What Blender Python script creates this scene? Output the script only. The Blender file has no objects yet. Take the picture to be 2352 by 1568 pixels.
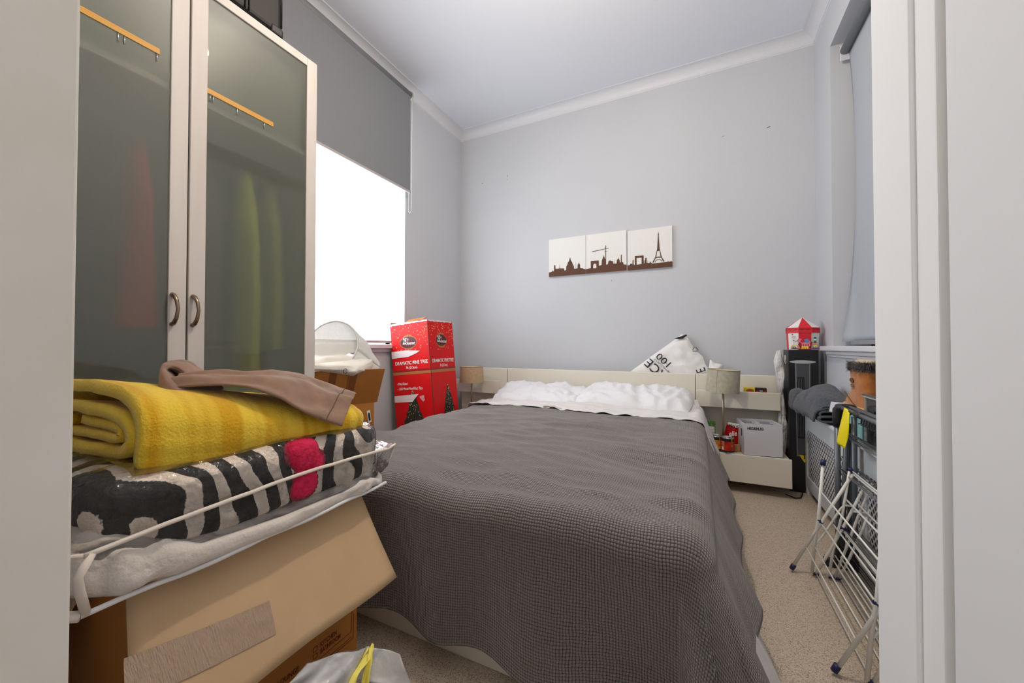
import bpy, math, random
from mathutils import Vector, Matrix, noise
random.seed(3)
PI = math.pi
C = bpy.context.scene.collection
SC = bpy.context.scene

# ------------------------------------------------------------------ camera
YAW, PIT, ROL, F_PX = .453957, .014419, .0010015, 882.25
CAM = Vector((0, 0, .965))
_F = Vector((-math.sin(YAW)*math.cos(PIT), math.cos(YAW)*math.cos(PIT), math.sin(PIT)))
_R0 = Vector((math.cos(YAW), math.sin(YAW), 0)); _U0 = _R0.cross(_F)
_R = _R0*math.cos(ROL) + _U0*math.sin(ROL); _U = _R.cross(_F)
def at(px, py, X=None, Y=None, Z=None):
    """room point that the photograph shows at px,py on the plane X=, Y= or Z="""
    d = _F + _R*((px-1176)/F_PX) + _U*((784-py)/F_PX)
    s = (X/d.x) if X is not None else (Y/d.y) if Y is not None else ((Z-CAM.z)/d.z)
    return CAM + d*s
cd = bpy.data.cameras.new('camera'); cam = bpy.data.objects.new('camera', cd); C.objects.link(cam)
cd.sensor_width = 36; cd.lens = F_PX/2352*36; cd.clip_start = .02
m4 = Matrix((( _R.x, _U.x, -_F.x, 0), (_R.y, _U.y, -_F.y, 0), (_R.z, _U.z, -_F.z, .965), (0, 0, 0, 1)))
cam.matrix_world = m4; SC.camera = cam

# ------------------------------------------------------------------ world, lights, exposure
w = bpy.data.worlds.new('world'); SC.world = w; w.use_nodes = True
w.node_tree.nodes['Background'].inputs[0].default_value = (1.0, .98, .97, 1)
w.node_tree.nodes['Background'].inputs[1].default_value = .5
SC.view_settings.view_transform = 'Standard'; SC.view_settings.look = 'None'
SC.view_settings.gamma = 1; SC.view_settings.use_curve_mapping = False
SC.view_settings.exposure = 0.30
BLIND_EMIT = 4.7          # daylight through the white roller blind
LAMP_W = 48               # bulb of the ceiling pendant
HALL_W = 5
def lamp(name, kind, loc, power, col, size=.1, rot=None):
    l = bpy.data.lights.new(name, kind); l.energy = power; l.color = col
    if kind == 'POINT': l.shadow_soft_size = size
    if kind == 'AREA': l.size = size
    o = bpy.data.objects.new(name, l); o.location = loc
    if rot: o.rotation_euler = rot
    C.objects.link(o); return o
lamp('ceiling_bulb', 'POINT', (-.45, 1.30, 2.86), LAMP_W, (1, .85, .69), .05)
lamp('hall_fill', 'POINT', (-.1, -.55, 2.3), HALL_W, (1, .8, .62), .12)  # unseen warm fill from the hall side, added to brighten the foreground
try:
    SC.cycles.max_bounces = 10; SC.cycles.diffuse_bounces = 5; SC.cycles.transmission_bounces = 8; SC.cycles.transparent_max_bounces = 12
    SC.cycles.sample_clamp_indirect = 4; SC.cycles.caustics_reflective = False; SC.cycles.caustics_refractive = True; SC.cycles.blur_glossy = 1.5
    SC.cycles.use_denoising = True
except Exception: pass

# ------------------------------------------------------------------ materials
_M = {}
def srgb(r, g, b):
    f = lambda c: (c/255/12.92) if c/255 <= .04045 else ((c/255+.055)/1.055)**2.4
    return (f(r), f(g), f(b), 1)
def mat(name, col, rough=.6, metal=0., var=None, vscale=8, bump=0., bscale=60, bdist=.002, coat=0., sheen=0., trans=0., ior=1.45,
        emit=None, estr=1., detail=4, alpha=None, spec=None, coord='Object', stretch=None):
    if name in _M: return _M[name]
    m = bpy.data.materials.new(name); m.use_nodes = True; nt = m.node_tree; b = nt.nodes['Principled BSDF']
    b.inputs['Base Color'].default_value = col; b.inputs['Roughness'].default_value = rough; b.inputs['Metallic'].default_value = metal
    b.inputs['IOR'].default_value = ior
    if spec is not None: b.inputs['Specular IOR Level'].default_value = spec
    if coat: b.inputs['Coat Weight'].default_value = coat; b.inputs['Coat Roughness'].default_value = .05
    if sheen: b.inputs['Sheen Weight'].default_value = sheen; b.inputs['Sheen Roughness'].default_value = .5
    if trans: b.inputs['Transmission Weight'].default_value = trans
    if alpha is not None: b.inputs['Alpha'].default_value = alpha
    if emit: b.inputs['Emission Color'].default_value = emit; b.inputs['Emission Strength'].default_value = estr
    if var or bump:
        tc = nt.nodes.new('ShaderNodeTexCoord'); src = tc.outputs[coord]
        if stretch:
            mp = nt.nodes.new('ShaderNodeMapping'); mp.inputs['Scale'].default_value = stretch; nt.links.new(src, mp.inputs[0]); src = mp.outputs[0]
    if var:
        n = nt.nodes.new('ShaderNodeTexNoise'); n.inputs['Scale'].default_value = vscale; n.inputs['Detail'].default_value = detail
        nt.links.new(src, n.inputs['Vector'])
        r = nt.nodes.new('ShaderNodeValToRGB'); r.color_ramp.elements[0].position = .3; r.color_ramp.elements[1].position = .7
        r.color_ramp.elements[0].color = col; r.color_ramp.elements[1].color = var
        nt.links.new(n.outputs['Fac'], r.inputs[0]); nt.links.new(r.outputs[0], b.inputs['Base Color'])
    if bump:
        n = nt.nodes.new('ShaderNodeTexNoise'); n.inputs['Scale'].default_value = bscale; n.inputs['Detail'].default_value = 5
        nt.links.new(src, n.inputs['Vector'])
        bp = nt.nodes.new('ShaderNodeBump'); bp.inputs['Strength'].default_value = bump; bp.inputs['Distance'].default_value = bdist
        nt.links.new(n.outputs['Fac'], bp.inputs['Height']); nt.links.new(bp.outputs[0], b.inputs['Normal'])
    _M[name] = m; return m
def nodes_of(m): return m.node_tree.nodes, m.node_tree.links, m.node_tree.nodes['Principled BSDF']

WALL = mat('wall_paint', srgb(198, 201, 207), .85, var=srgb(194, 197, 203), vscale=1.5, bump=.12, bscale=35, bdist=.002)
CEIL = mat('ceiling_paint', srgb(226, 229, 237), .9, bump=.05, bscale=20)
TRIM = mat('white_trim_paint', srgb(214, 216, 222), .45, bump=.08, bscale=25)
LEAF = mat('door_leaf_paint', srgb(226, 228, 232), .5, bump=.08, bscale=12)
LINING = mat('door_lining_paint', srgb(238, 239, 241), .45, bump=.08, bscale=25)
JAMBM = mat('old_cream_paint', srgb(226, 222, 214), .5, var=srgb(218, 212, 202), vscale=6, bump=.1, bscale=20)
GAPM = mat('beige_painted_edge', srgb(178, 168, 150), .6)
MALM = mat('cream_lacquer', srgb(226, 221, 208), .35, bump=.02, bscale=40)
MALMI = mat('cream_lacquer_dull', srgb(215, 208, 194), .5)
FRAMEW = mat('brushed_door_frame', srgb(214, 208, 203), .6, var=srgb(205, 198, 192), vscale=12, stretch=(1, 1, .15))
HANDLE = mat('bronzed_handle', srgb(150, 128, 108), .3, metal=1.)
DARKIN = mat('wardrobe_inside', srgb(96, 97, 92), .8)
BLACK = mat('black_plastic', srgb(22, 22, 24), .35)
SUIT = mat('black_suitcase_fabric', srgb(26, 24, 24), .6, bump=.4, bscale=300, bdist=.0005)
BLACKOUT = mat('grey_blackout_fabric', srgb(132, 134, 139), .8, bump=.25, bscale=350, bdist=.0004, var=srgb(128, 130, 135), vscale=200)
BLINDR = mat('blue_grey_blind_fabric', srgb(172, 178, 186), .8, bump=.2, bscale=350, bdist=.0004)
GREYTUBE = mat('grey_roller', srgb(118, 121, 126), .5)
CHAIN = mat('chain_plastic', srgb(178, 176, 166), .4)
ALU = mat('aluminium_bar', srgb(168, 172, 178), .35, metal=.6)
CHROME = mat('chrome', srgb(205, 205, 208), .2, metal=1.)
WHITEM = mat('white_coated_wire', srgb(232, 231, 226), .35)
NAVY = mat('navy_plastic_cap', srgb(30, 36, 84), .45)
GREYPOLE = mat('grey_steel_tube', srgb(104, 109, 115), .35, metal=.35)
DGREY = mat('dark_grey_plastic', srgb(42, 42, 44), .45)
CARD = mat('pale_cardboard', srgb(200, 170, 134), .85, var=srgb(190, 160, 124), vscale=5, bump=.25, bscale=180, bdist=.0006)
CARDO = mat('orange_cardboard', srgb(184, 120, 52), .7, var=srgb(174, 110, 46), vscale=4, bump=.15, bscale=90, bdist=.0006)
CARDE = mat('cardboard_edge', srgb(150, 112, 74), .9, bump=.8, bscale=400, bdist=.001)
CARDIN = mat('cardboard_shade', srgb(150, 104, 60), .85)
INKR = mat('dark_red_print', srgb(116, 42, 18), .7)
INKB = mat('black_print', srgb(24, 24, 26), .6)
WHITEP = mat('white_print', srgb(240, 236, 230), .6)
RED = mat('glossy_red_board', srgb(214, 10, 16), .5, spec=.3, var=srgb(200, 5, 12), vscale=6, bump=.08, bscale=14, bdist=.004)
DRED = mat('dark_red_board', srgb(150, 12, 22), .35)
MAROON = mat('maroon_print', srgb(86, 8, 22), .5)
GOLD = mat('gold_print', srgb(176, 126, 68), .5)
TREEG = mat('pine_green_print', srgb(22, 36, 24), .6, var=srgb(48, 42, 30), vscale=90)
TAPE = mat('torn_white_tape', srgb(224, 208, 208), .6, bump=.5, bscale=60)
BTAPE = mat('brown_parcel_tape', srgb(140, 84, 44), .25)
SHEET = mat('white_cotton', srgb(214, 210, 210), .85, sheen=.1, bump=.5, bscale=22, bdist=.006)
PILLOW = mat('white_pillowcase', srgb(226, 226, 230), .85, sheen=.1, bump=.45, bscale=16, bdist=.012)
SHADE = mat('sage_suede_shade', srgb(176, 170, 150), .85, var=srgb(160, 156, 138), vscale=40, bump=.2, bscale=150, bdist=.0006)
SHADE2 = mat('tan_suede_shade', srgb(186, 160, 130), .85, var=srgb(176, 150, 120), vscale=40, bump=.2, bscale=150, bdist=.0006)
SHADEIN = mat('shade_lining', srgb(214, 200, 172), .8)
BRASS = mat('dull_brass', srgb(160, 148, 118), .4, metal=.8)
TEAL = mat('pale_teal_board', srgb(128, 180, 176), .6)
TEALD = mat('teal_board_lid', srgb(84, 140, 134), .6)
TOWEL = mat('charcoal_terry', srgb(96, 102, 112), .95, var=srgb(58, 63, 71), vscale=150, sheen=.25, bump=1., bscale=300, bdist=.006)
BOOT = mat('tan_suede', srgb(190, 118, 52), .9, var=srgb(166, 96, 38), vscale=30, sheen=.3, bump=.2, bscale=120, bdist=.001)
FURM = mat('grey_fur', srgb(120, 112, 108), .95, var=srgb(66, 60, 60), vscale=90, bump=1., bscale=200, bdist=.006)
SOLE = mat('tan_rubber', srgb(196, 158, 112), .6)
BROWNT = mat('brown_jersey', srgb(146, 114, 92), .85, var=srgb(126, 99, 82), vscale=30, sheen=.25, bump=.2, bscale=300, bdist=.0006)
WHITEPL = mat('white_woven_plastic', srgb(232, 232, 232), .4, bump=.35, bscale=110, bdist=.002)
CREAMPL = mat('thin_cream_plastic', srgb(236, 230, 220), .45, bump=.3, bscale=30, bdist=.004)
TYVEK = mat('white_nonwoven_piping', srgb(228, 218, 206), .7, bump=.3, bscale=120, bdist=.001)
WHITEDUV = mat('white_duvet_cotton', srgb(222, 214, 206), .85, bump=.8, bscale=14, bdist=.025)
PINK = mat('pink_knit', srgb(224, 40, 90), .9, var=srgb(190, 16, 60), vscale=60, bump=1., bscale=140, bdist=.005)
YELTAB = mat('yellow_tie', srgb(238, 226, 110), .4)
YELTAG = mat('yellow_tag', srgb(246, 226, 6), .5)
GLASSC = mat('clear_glass', (1, 1, 1, 1), .02, trans=1., ior=1.3)
WOODY = mat('ochre_wood', srgb(214, 160, 62), .5, var=srgb(190, 132, 40), vscale=14, stretch=(1, .15, 3))
NAVYCL = mat('navy_cloth', srgb(30, 34, 52), .9)

def film(name, tint, op, rough=.08, bump=.5, bscale=12, bdist=.01):
    """thin clear or milky plastic film: mostly see-through, with a glossy skin"""
    m = bpy.data.materials.new(name); m.use_nodes = True; nt = m.node_tree; N = nt.nodes; L = nt.links
    b = N['Principled BSDF']; out = N['Material Output']
    b.inputs['Base Color'].default_value = tint; b.inputs['Roughness'].default_value = rough
    tr = N.new('ShaderNodeBsdfTransparent'); mx = N.new('ShaderNodeMixShader'); gl = N.new('ShaderNodeBsdfGlossy'); gl.inputs['Roughness'].default_value = rough
    lw = N.new('ShaderNodeFresnel'); lw.inputs['IOR'].default_value = 1.35
    m2 = N.new('ShaderNodeMixShader')
    tc = N.new('ShaderNodeTexCoord'); n = N.new('ShaderNodeTexNoise'); n.inputs['Scale'].default_value = bscale; n.inputs['Detail'].default_value = 4
    bp = N.new('ShaderNodeBump'); bp.inputs['Strength'].default_value = bump; bp.inputs['Distance'].default_value = bdist
    L.new(tc.outputs['Object'], n.inputs['Vector']); L.new(n.outputs['Fac'], bp.inputs['Height'])
    L.new(bp.outputs[0], b.inputs['Normal']); L.new(bp.outputs[0], gl.inputs['Normal']); L.new(bp.outputs[0], lw.inputs['Normal'])
    mx.inputs[0].default_value = op; L.new(tr.outputs[0], mx.inputs[1]); L.new(b.outputs[0], mx.inputs[2])
    L.new(lw.outputs[0], m2.inputs[0]); L.new(mx.outputs[0], m2.inputs[1]); L.new(gl.outputs[0], m2.inputs[2])
    L.new(m2.outputs[0], out.inputs[0]); return m
CLEARF = film('clear_zip_bag_film', srgb(235, 232, 228), .03, .07, .9, 14, .03)
GLASSF = film('drinking_glass_film', srgb(226, 230, 236), .35, .05, .05, 5, .002)
MILKF = film('milky_bin_bag_film', srgb(232, 234, 236), .52, .2, .5, 14, .02)
CLEARBOX = film('clear_hard_plastic', srgb(210, 214, 218), .12, .05, .05, 5, .002)
SHEERBAG = film('translucent_white_bag', srgb(240, 238, 234), .8, .35, .4, 20, .01)

def carpet_mat():
    m = mat('speckled_carpet', srgb(186, 172, 154), .95); N, L, b = nodes_of(m)
    tc = N.new('ShaderNodeTexCoord')
    n1 = N.new('ShaderNodeTexNoise'); n1.inputs['Scale'].default_value = 330; n1.inputs['Detail'].default_value = 3
    r1 = N.new('ShaderNodeValToRGB'); e = r1.color_ramp.elements; e[0].position = .3; e[0].color = srgb(128, 114, 100); e[1].position = .52; e[1].color = srgb(212, 197, 178)
    n2 = N.new('ShaderNodeTexVoronoi'); n2.inputs['Scale'].default_value = 62
    r2 = N.new('ShaderNodeValToRGB'); r2.color_ramp.elements[0].position = .06; r2.color_ramp.elements[0].color = (.5, .47, .44, 1); r2.color_ramp.elements[1].position = .13; r2.color_ramp.elements[1].color = (1, 1, 1, 1)
    mx = N.new('ShaderNodeMix'); mx.data_type = 'RGBA'; mx.blend_type = 'MULTIPLY'; mx.inputs[0].default_value = .8
    L.new(tc.outputs['Object'], n1.inputs[0]); L.new(tc.outputs['Object'], n2.inputs[0]); L.new(n1.outputs[0], r1.inputs[0]); L.new(n2.outputs['Distance'], r2.inputs[0])
    L.new(r1.outputs[0], mx.inputs[6]); L.new(r2.outputs[0], mx.inputs[7]); L.new(mx.outputs[2], b.inputs['Base Color'])
    bp = N.new('ShaderNodeBump'); bp.inputs['Strength'].default_value = .8; bp.inputs['Distance'].default_value = .004
    L.new(n1.outputs[0], bp.inputs['Height']); L.new(bp.outputs[0], b.inputs['Normal']); return m
CARPET = carpet_mat()

def waffle_mat():
    m = mat('grey_waffle_bedspread', srgb(100, 93, 92), .9, sheen=.5); N, L, b = nodes_of(m); b.inputs['Sheen Tint'].default_value = (1, .95, .92, 1)
    uv = N.new('ShaderNodeUVMap'); sp = N.new('ShaderNodeSeparateXYZ'); L.new(uv.outputs[0], sp.inputs[0])
    nz = N.new('ShaderNodeTexNoise'); nz.inputs['Scale'].default_value = 26; L.new(uv.outputs[0], nz.inputs[0])
    def wave(sock, k):
        a = N.new('ShaderNodeMath'); a.operation = 'MULTIPLY'; a.inputs[1].default_value = k; L.new(sock, a.inputs[0])
        q = N.new('ShaderNodeMath'); q.operation = 'MULTIPLY_ADD'; q.inputs[1].default_value = 3.2; L.new(nz.outputs[0], q.inputs[0]); L.new(a.outputs[0], q.inputs[2])
        s = N.new('ShaderNodeMath'); s.operation = 'SINE'; L.new(q.outputs[0], s.inputs[0])
        c = N.new('ShaderNodeMath'); c.operation = 'ABSOLUTE'; L.new(s.outputs[0], c.inputs[0]); return c.outputs[0]
    h = N.new('ShaderNodeMath'); h.operation = 'MULTIPLY'; L.new(wave(sp.outputs[0], PI/.0075), h.inputs[0]); L.new(wave(sp.outputs[1], PI/.008), h.inputs[1])
    r = N.new('ShaderNodeValToRGB'); r.color_ramp.elements[0].color = srgb(40, 36, 35); r.color_ramp.elements[1].color = srgb(118, 109, 105); r.color_ramp.elements[1].position = .55
    L.new(h.outputs[0], r.inputs[0]); L.new(r.outputs[0], b.inputs['Base Color'])
    bp = N.new('ShaderNodeBump'); bp.inputs['Strength'].default_value = .9; bp.inputs['Distance'].default_value = .003
    L.new(h.outputs[0], bp.inputs['Height']); L.new(bp.outputs[0], b.inputs['Normal']); return m
WAFFLE = waffle_mat()

def zebra_mat():
    m = mat('zebra_fleece', srgb(20, 18, 20), .95); N, L, b = nodes_of(m)
    tc = N.new('ShaderNodeTexCoord')
    mp = N.new('ShaderNodeMapping'); mp.inputs['Rotation'].default_value = (0, .25, -.55); L.new(tc.outputs['Object'], mp.inputs[0])
    wv = N.new('ShaderNodeTexWave'); wv.wave_type = 'BANDS'; wv.bands_direction = 'Y'; wv.inputs['Scale'].default_value = 5.5; wv.inputs['Distortion'].default_value = 13
    wv.inputs['Detail'].default_value = 1.5; wv.inputs['Detail Scale'].default_value = .9
    L.new(mp.outputs[0], wv.inputs[0])
    nf = N.new('ShaderNodeTexNoise'); nf.inputs['Scale'].default_value = 160; L.new(tc.outputs['Object'], nf.inputs[0])
    ad = N.new('ShaderNodeMath'); ad.operation = 'MULTIPLY_ADD'; ad.inputs[1].default_value = .22; L.new(nf.outputs[0], ad.inputs[0]); L.new(wv.outputs['Fac'], ad.inputs[2])
    r = N.new('ShaderNodeValToRGB'); r.color_ramp.elements[0].position = .66; r.color_ramp.elements[0].color = srgb(14, 11, 12); r.color_ramp.elements[1].position = .71; r.color_ramp.elements[1].color = srgb(246, 230, 214)
    L.new(ad.outputs[0], r.inputs[0]); L.new(r.outputs[0], b.inputs['Base Color'])
    bp = N.new('ShaderNodeBump'); bp.inputs['Strength'].default_value = 1; bp.inputs['Distance'].default_value = .005; L.new(nf.outputs[0], bp.inputs['Height']); L.new(bp.outputs[0], b.inputs['Normal'])
    return m
ZEBRA = zebra_mat()

def yellow_mat():
    m = mat('mustard_striped_fleece', srgb(200, 160, 20), .95, sheen=.2); N, L, b = nodes_of(m)
    uv = N.new('ShaderNodeUVMap'); sp = N.new('ShaderNodeSeparateXYZ'); L.new(uv.outputs[0], sp.inputs[0])
    cb = N.new('ShaderNodeCombineXYZ'); 
    n0 = N.new('ShaderNodeTexNoise'); n0.inputs['Scale'].default_value = 4; L.new(uv.outputs[0], n0.inputs[0])
    a0 = N.new('ShaderNodeMath'); a0.operation = 'MULTIPLY_ADD'; a0.inputs[1].default_value = .03; L.new(n0.outputs[0], a0.inputs[0]); L.new(sp.outputs[1], a0.inputs[2])
    L.new(a0.outputs[0], cb.inputs[0])
    n = N.new('ShaderNodeTexNoise'); n.inputs['Scale'].default_value = 22; n.inputs['Detail'].default_value = 1.5; L.new(cb.outputs[0], n.inputs[0])
    r = N.new('ShaderNodeValToRGB'); r.color_ramp.elements[0].position = .44; r.color_ramp.elements[0].color = srgb(208, 160, 12); r.color_ramp.elements[1].position = .55; r.color_ramp.elements[1].color = srgb(228, 194, 56)
    L.new(n.outputs[0], r.inputs[0]); L.new(r.outputs[0], b.inputs['Base Color'])
    tc = N.new('ShaderNodeTexCoord'); nf = N.new('ShaderNodeTexNoise'); nf.inputs['Scale'].default_value = 190; L.new(tc.outputs['Object'], nf.inputs[0])
    bp = N.new('ShaderNodeBump'); bp.inputs['Strength'].default_value = .9; bp.inputs['Distance'].default_value = .003; L.new(nf.outputs[0], bp.inputs['Height']); L.new(bp.outputs[0], b.inputs['Normal'])
    return m
YELLOW = yellow_mat()

def frost_mat():
    """smooth-faced glass with a frosted, grey-green body: blurs what hangs behind, mirrors the room in front"""
    m = bpy.data.materials.new('frosted_wardrobe_glass'); m.use_nodes = True; N = m.node_tree.nodes; L = m.node_tree.links
    b = N['Principled BSDF']; b.inputs['Base Color'].default_value = (.80, .82, .77, 1); b.inputs['Transmission Weight'].default_value = 1
    b.inputs['Roughness'].default_value = .34; b.inputs['IOR'].default_value = 1.2
    b.inputs['Coat Weight'].default_value = 1; b.inputs['Coat Roughness'].default_value = .015; b.inputs['Coat IOR'].default_value = 1.6
    d = N.new('ShaderNodeBsdfDiffuse'); d.inputs[0].default_value = srgb(134, 138, 126)
    mx = N.new('ShaderNodeMixShader'); mx.inputs[0].default_value = .26; L.new(b.outputs[0], mx.inputs[1]); L.new(d.outputs[0], mx.inputs[2]); L.new(mx.outputs[0], N['Material Output'].inputs[0])
    return m
FROST = frost_mat()

def blind_mat():
    m = mat('daylit_white_blind', srgb(240, 242, 245), .9); N, L, b = nodes_of(m)
    tc = N.new('ShaderNodeTexCoord'); sp = N.new('ShaderNodeSeparateXYZ'); L.new(tc.outputs['Object'], sp.inputs[0])
    # emission stands in for daylight; streaky noise in it for sash-bar shade
    n = N.new('ShaderNodeTexNoise'); n.inputs['Scale'].default_value = 5; mp = N.new('ShaderNodeMapping'); mp.inputs['Scale'].default_value = (1, 4, .12); L.new(tc.outputs['Object'], mp.inputs[0]); L.new(mp.outputs[0], n.inputs[0])
    r = N.new('ShaderNodeMapRange'); r.inputs[3].default_value = BLIND_EMIT*.88; r.inputs[4].default_value = BLIND_EMIT*1.1; L.new(n.outputs[0], r.inputs[0]); L.new(r.outputs[0], b.inputs['Emission Strength'])
    b.inputs['Emission Color'].default_value = (.86, .94, 1.0, 1); return m
SHEER = blind_mat()

# ------------------------------------------------------------------ mesh helpers
WP = {}
def wpos(o): return WP.get(o.name, Vector((0, 0, 0)))
def obj(name, vf, m, parent=None, smooth=False, bevel=0, seg=2, uv=None, origin=None, subsurf=0, solid=0):
    v, f = vf[0], vf[1]
    v = [Vector(p) for p in v]
    if origin is None:
        mn = Vector([min(p[i] for p in v) for i in range(3)]); mx = Vector([max(p[i] for p in v) for i in range(3)])
        origin = Vector(((mn.x+mx.x)/2, (mn.y+mx.y)/2, mn.z))
    origin = Vector(origin)
    me = bpy.data.meshes.new(name); me.from_pydata([tuple(p-origin) for p in v], [], [tuple(q) for q in f])
    ms = m if isinstance(m, (list, tuple)) else [m]
    for x in ms: me.materials.append(x)
    if len(vf) > 2 and vf[2]:
        for i, k in enumerate(vf[2]): me.polygons[i].material_index = k
    if uv:
        ul = me.uv_layers.new(name='UVMap')
        for l in me.loops: ul.data[l.index].uv = uv[l.vertex_index]
    if smooth: me.shade_smooth()
    me.update()
    o = bpy.data.objects.new(name, me); C.objects.link(o)
    if parent is not None:
        o.parent = parent; o.location = origin - wpos(parent)
    else: o.location = origin
    WP[o.name] = origin
    if solid:
        s = o.modifiers.new('solid', 'SOLIDIFY'); s.thickness = solid; s.offset = 0
    if bevel:
        b = o.modifiers.new('bevel', 'BEVEL'); b.width = bevel; b.segments = seg; b.limit_method = 'ANGLE'; b.angle_limit = .6
    if subsurf:
        s = o.modifiers.new('sub', 'SUBSURF'); s.levels = subsurf; s.render_levels = subsurf
    return o
def thing(name, label, cat, loc, group=None):
    o = bpy.data.objects.new(name, None); C.objects.link(o); o.location = loc; o.empty_display_size = .05
    WP[o.name] = Vector(loc); o['label'] = label; o['category'] = cat
    if group: o['group'] = group
    return o
def tag(o, label, cat, group=None):
    o['label'] = label; o['category'] = cat
    if group: o['group'] = group
    return o
def struct(o, label=None, cat=None):
    o['kind'] = 'structure'
    if label: o['label'] = label
    if cat: o['category'] = cat
    return o
def box(x0, x1, y0, y1, z0, z1):
    v = [(x, y, z) for z in (z0, z1) for y in (y0, y1) for x in (x0, x1)]
    return v, [(0, 2, 3, 1), (4, 5, 7, 6), (0, 1, 5, 4), (2, 6, 7, 3), (0, 4, 6, 2), (1, 3, 7, 5)]
def obox(o, a, b, c):
    """box from corner o and three edge vectors"""
    o, a, b, c = map(Vector, (o, a, b, c))
    v = [o, o+a, o+b, o+a+b, o+c, o+a+c, o+b+c, o+a+b+c]
    f = [(0, 2, 3, 1), (4, 5, 7, 6), (0, 1, 5, 4), (2, 6, 7, 3), (0, 4, 6, 2), (1, 3, 7, 5)]
    if a.cross(b).dot(c) < 0: f = [tuple(reversed(q)) for q in f]
    return v, f
def join(*L):
    v, f, mi = [], [], []
    for q in L:
        n = len(v); v += list(q[0]); f += [tuple(i+n for i in p) for p in q[1]]
        mi += list(q[2]) if len(q) > 2 else [0]*len(q[1])
    return v, f, mi
def withm(vf, k): return vf[0], vf[1], [k]*len(vf[1])
def tube(pts, r, n=10, closed=False, caps=True):
    pts = [Vector(p) for p in pts]; rs = r if isinstance(r, (list, tuple)) else [r]*len(pts)
    v, f = [], []; N = len(pts); up = None
    for i, p in enumerate(pts):
        if closed: t = (pts[(i+1) % N]-pts[i-1])
        else: t = pts[min(i+1, N-1)]-pts[max(i-1, 0)]
        t.normalize()
        if up is None: up = t.orthogonal().normalized()
        else: up = (up - t*up.dot(t)).normalized()
        s = t.cross(up)
        for k in range(n):
            a = 2*PI*k/n; v.append(p+(up*math.cos(a)+s*math.sin(a))*rs[i])
    for i in range(N if closed else N-1):
        j = (i+1) % N
        for k in range(n): f.append((i*n+k, i*n+(k+1) % n, j*n+(k+1) % n, j*n+k))
    if caps and not closed:
        f.append(tuple(reversed(range(n)))); f.append(tuple(range((N-1)*n, N*n)))
    return v, f
def lathe(prof, c, n=32, a0=0, axis=None):
    """prof: (r,z) list; around a vertical axis at c"""
    c = Vector(c); v, f = [], []
    for r, z in prof:
        for k in range(n):
            a = a0+2*PI*k/n; v.append(c+Vector((r*math.cos(a), r*math.sin(a), z)))
    for i in range(len(prof)-1):
        for k in range(n): f.append((i*n+k, i*n+(k+1) % n, (i+1)*n+(k+1) % n, (i+1)*n+k))
    return v, f
def rot(vf, ctr, ax, ang):
    R = Matrix.Rotation(ang, 3, ax); c = Vector(ctr)
    return ([c+R@(Vector(p)-c) for p in vf[0]],)+tuple(vf[1:])
def grid(fn, nu, nv):
    v = [fn(i/nu, j/nv) for j in range(nv+1) for i in range(nu+1)]
    f = [(j*(nu+1)+i, j*(nu+1)+i+1, (j+1)*(nu+1)+i+1, (j+1)*(nu+1)+i) for j in range(nv) for i in range(nu)]
    return v, f
def plate(pts, org, xd, yd, th):
    """flat polygon with thickness th, raised along xd x yd"""
    o, x, y = Vector(org), Vector(xd).normalized(), Vector(yd).normalized(); n = x.cross(y)
    k = len(pts); v = [o+x*p[0]+y*p[1] for p in pts]+[o+x*p[0]+y*p[1]+n*th for p in pts]
    f = [tuple(reversed(range(k))), tuple(range(k, 2*k))]+[(i, (i+1) % k, k+(i+1) % k, k+i) for i in range(k)]
    return v, f
def ngon(n, r, cx=0, cy=0, sx=1, sy=1, a0=0): return [(cx+r*sx*math.cos(a0+2*PI*i/n), cy+r*sy*math.sin(a0+2*PI*i/n)) for i in range(n)]
def superell(c, h, e1=.5, e2=.5, nu=40, nv=24, fn=None):
    """rounded cushion / lump; fn(p, n) may push points about"""
    c = Vector(c); v = []
    sg = lambda q, e: math.copysign(abs(q)**e, q)
    for j in range(nv+1):
        b = -PI/2+PI*j/nv
        for i in range(nu):
            a = 2*PI*i/nu
            p = Vector((h[0]*sg(math.cos(b), e1)*sg(math.cos(a), e2), h[1]*sg(math.cos(b), e1)*sg(math.sin(a), e2), h[2]*sg(math.sin(b), e1)))
            q = c+p
            if fn: q = fn(q, Vector((p.x/h[0], p.y/h[1], p.z/h[2])))
            v.append(q)
    f = [(j*nu+i, j*nu+(i+1) % nu, (j+1)*nu+(i+1) % nu, (j+1)*nu+i) for j in range(nv) for i in range(nu)]
    return v, f
def nz(p, s=1., o=0.): return noise.noise(Vector(p)*s+Vector((o, o*1.7, o*.3)))
def puff(out, org, xd, yd, th, nr=8, wr=.3, seed=0., sub=4, flat=1.):
    """inflated bag from a star-shaped outline in the plane org,xd,yd"""
    o, x, y = Vector(org), Vector(xd).normalized(), Vector(yd).normalized(); n = x.cross(y)
    P = []
    for i in range(len(out)):
        a, b = out[i], out[(i+1) % len(out)]
        for k in range(sub): P.append((a[0]+(b[0]-a[0])*k/sub, a[1]+(b[1]-a[1])*k/sub))
    cx = sum(p[0] for p in P)/len(P); cy = sum(p[1] for p in P)/len(P); K = len(P); v, f = [], []
    for side in (1, -1):
        base = len(v)
        for r in range(nr+1):
            s = 1-r/nr
            for p in P:
                X = cx+(p[0]-cx)*s; Y = cy+(p[1]-cy)*s; t = th*.5*(1-s**3)**.7 if s < 1 else 0
                q = o+x*X+y*Y; k = (nz(q, 16, seed)+.6*abs(nz(q, 9, seed+3)))*wr*th*(1-s**4)
                v.append(q+n*(side*t*flat+k))
        for r in range(nr):
            for i in range(K):
                q = (base+r*K+i, base+r*K+(i+1) % K, base+(r+1)*K+(i+1) % K, base+(r+1)*K+i)
                f.append(q if side == 1 else tuple(reversed(q)))
    return v, f
_txt = {}
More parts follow.
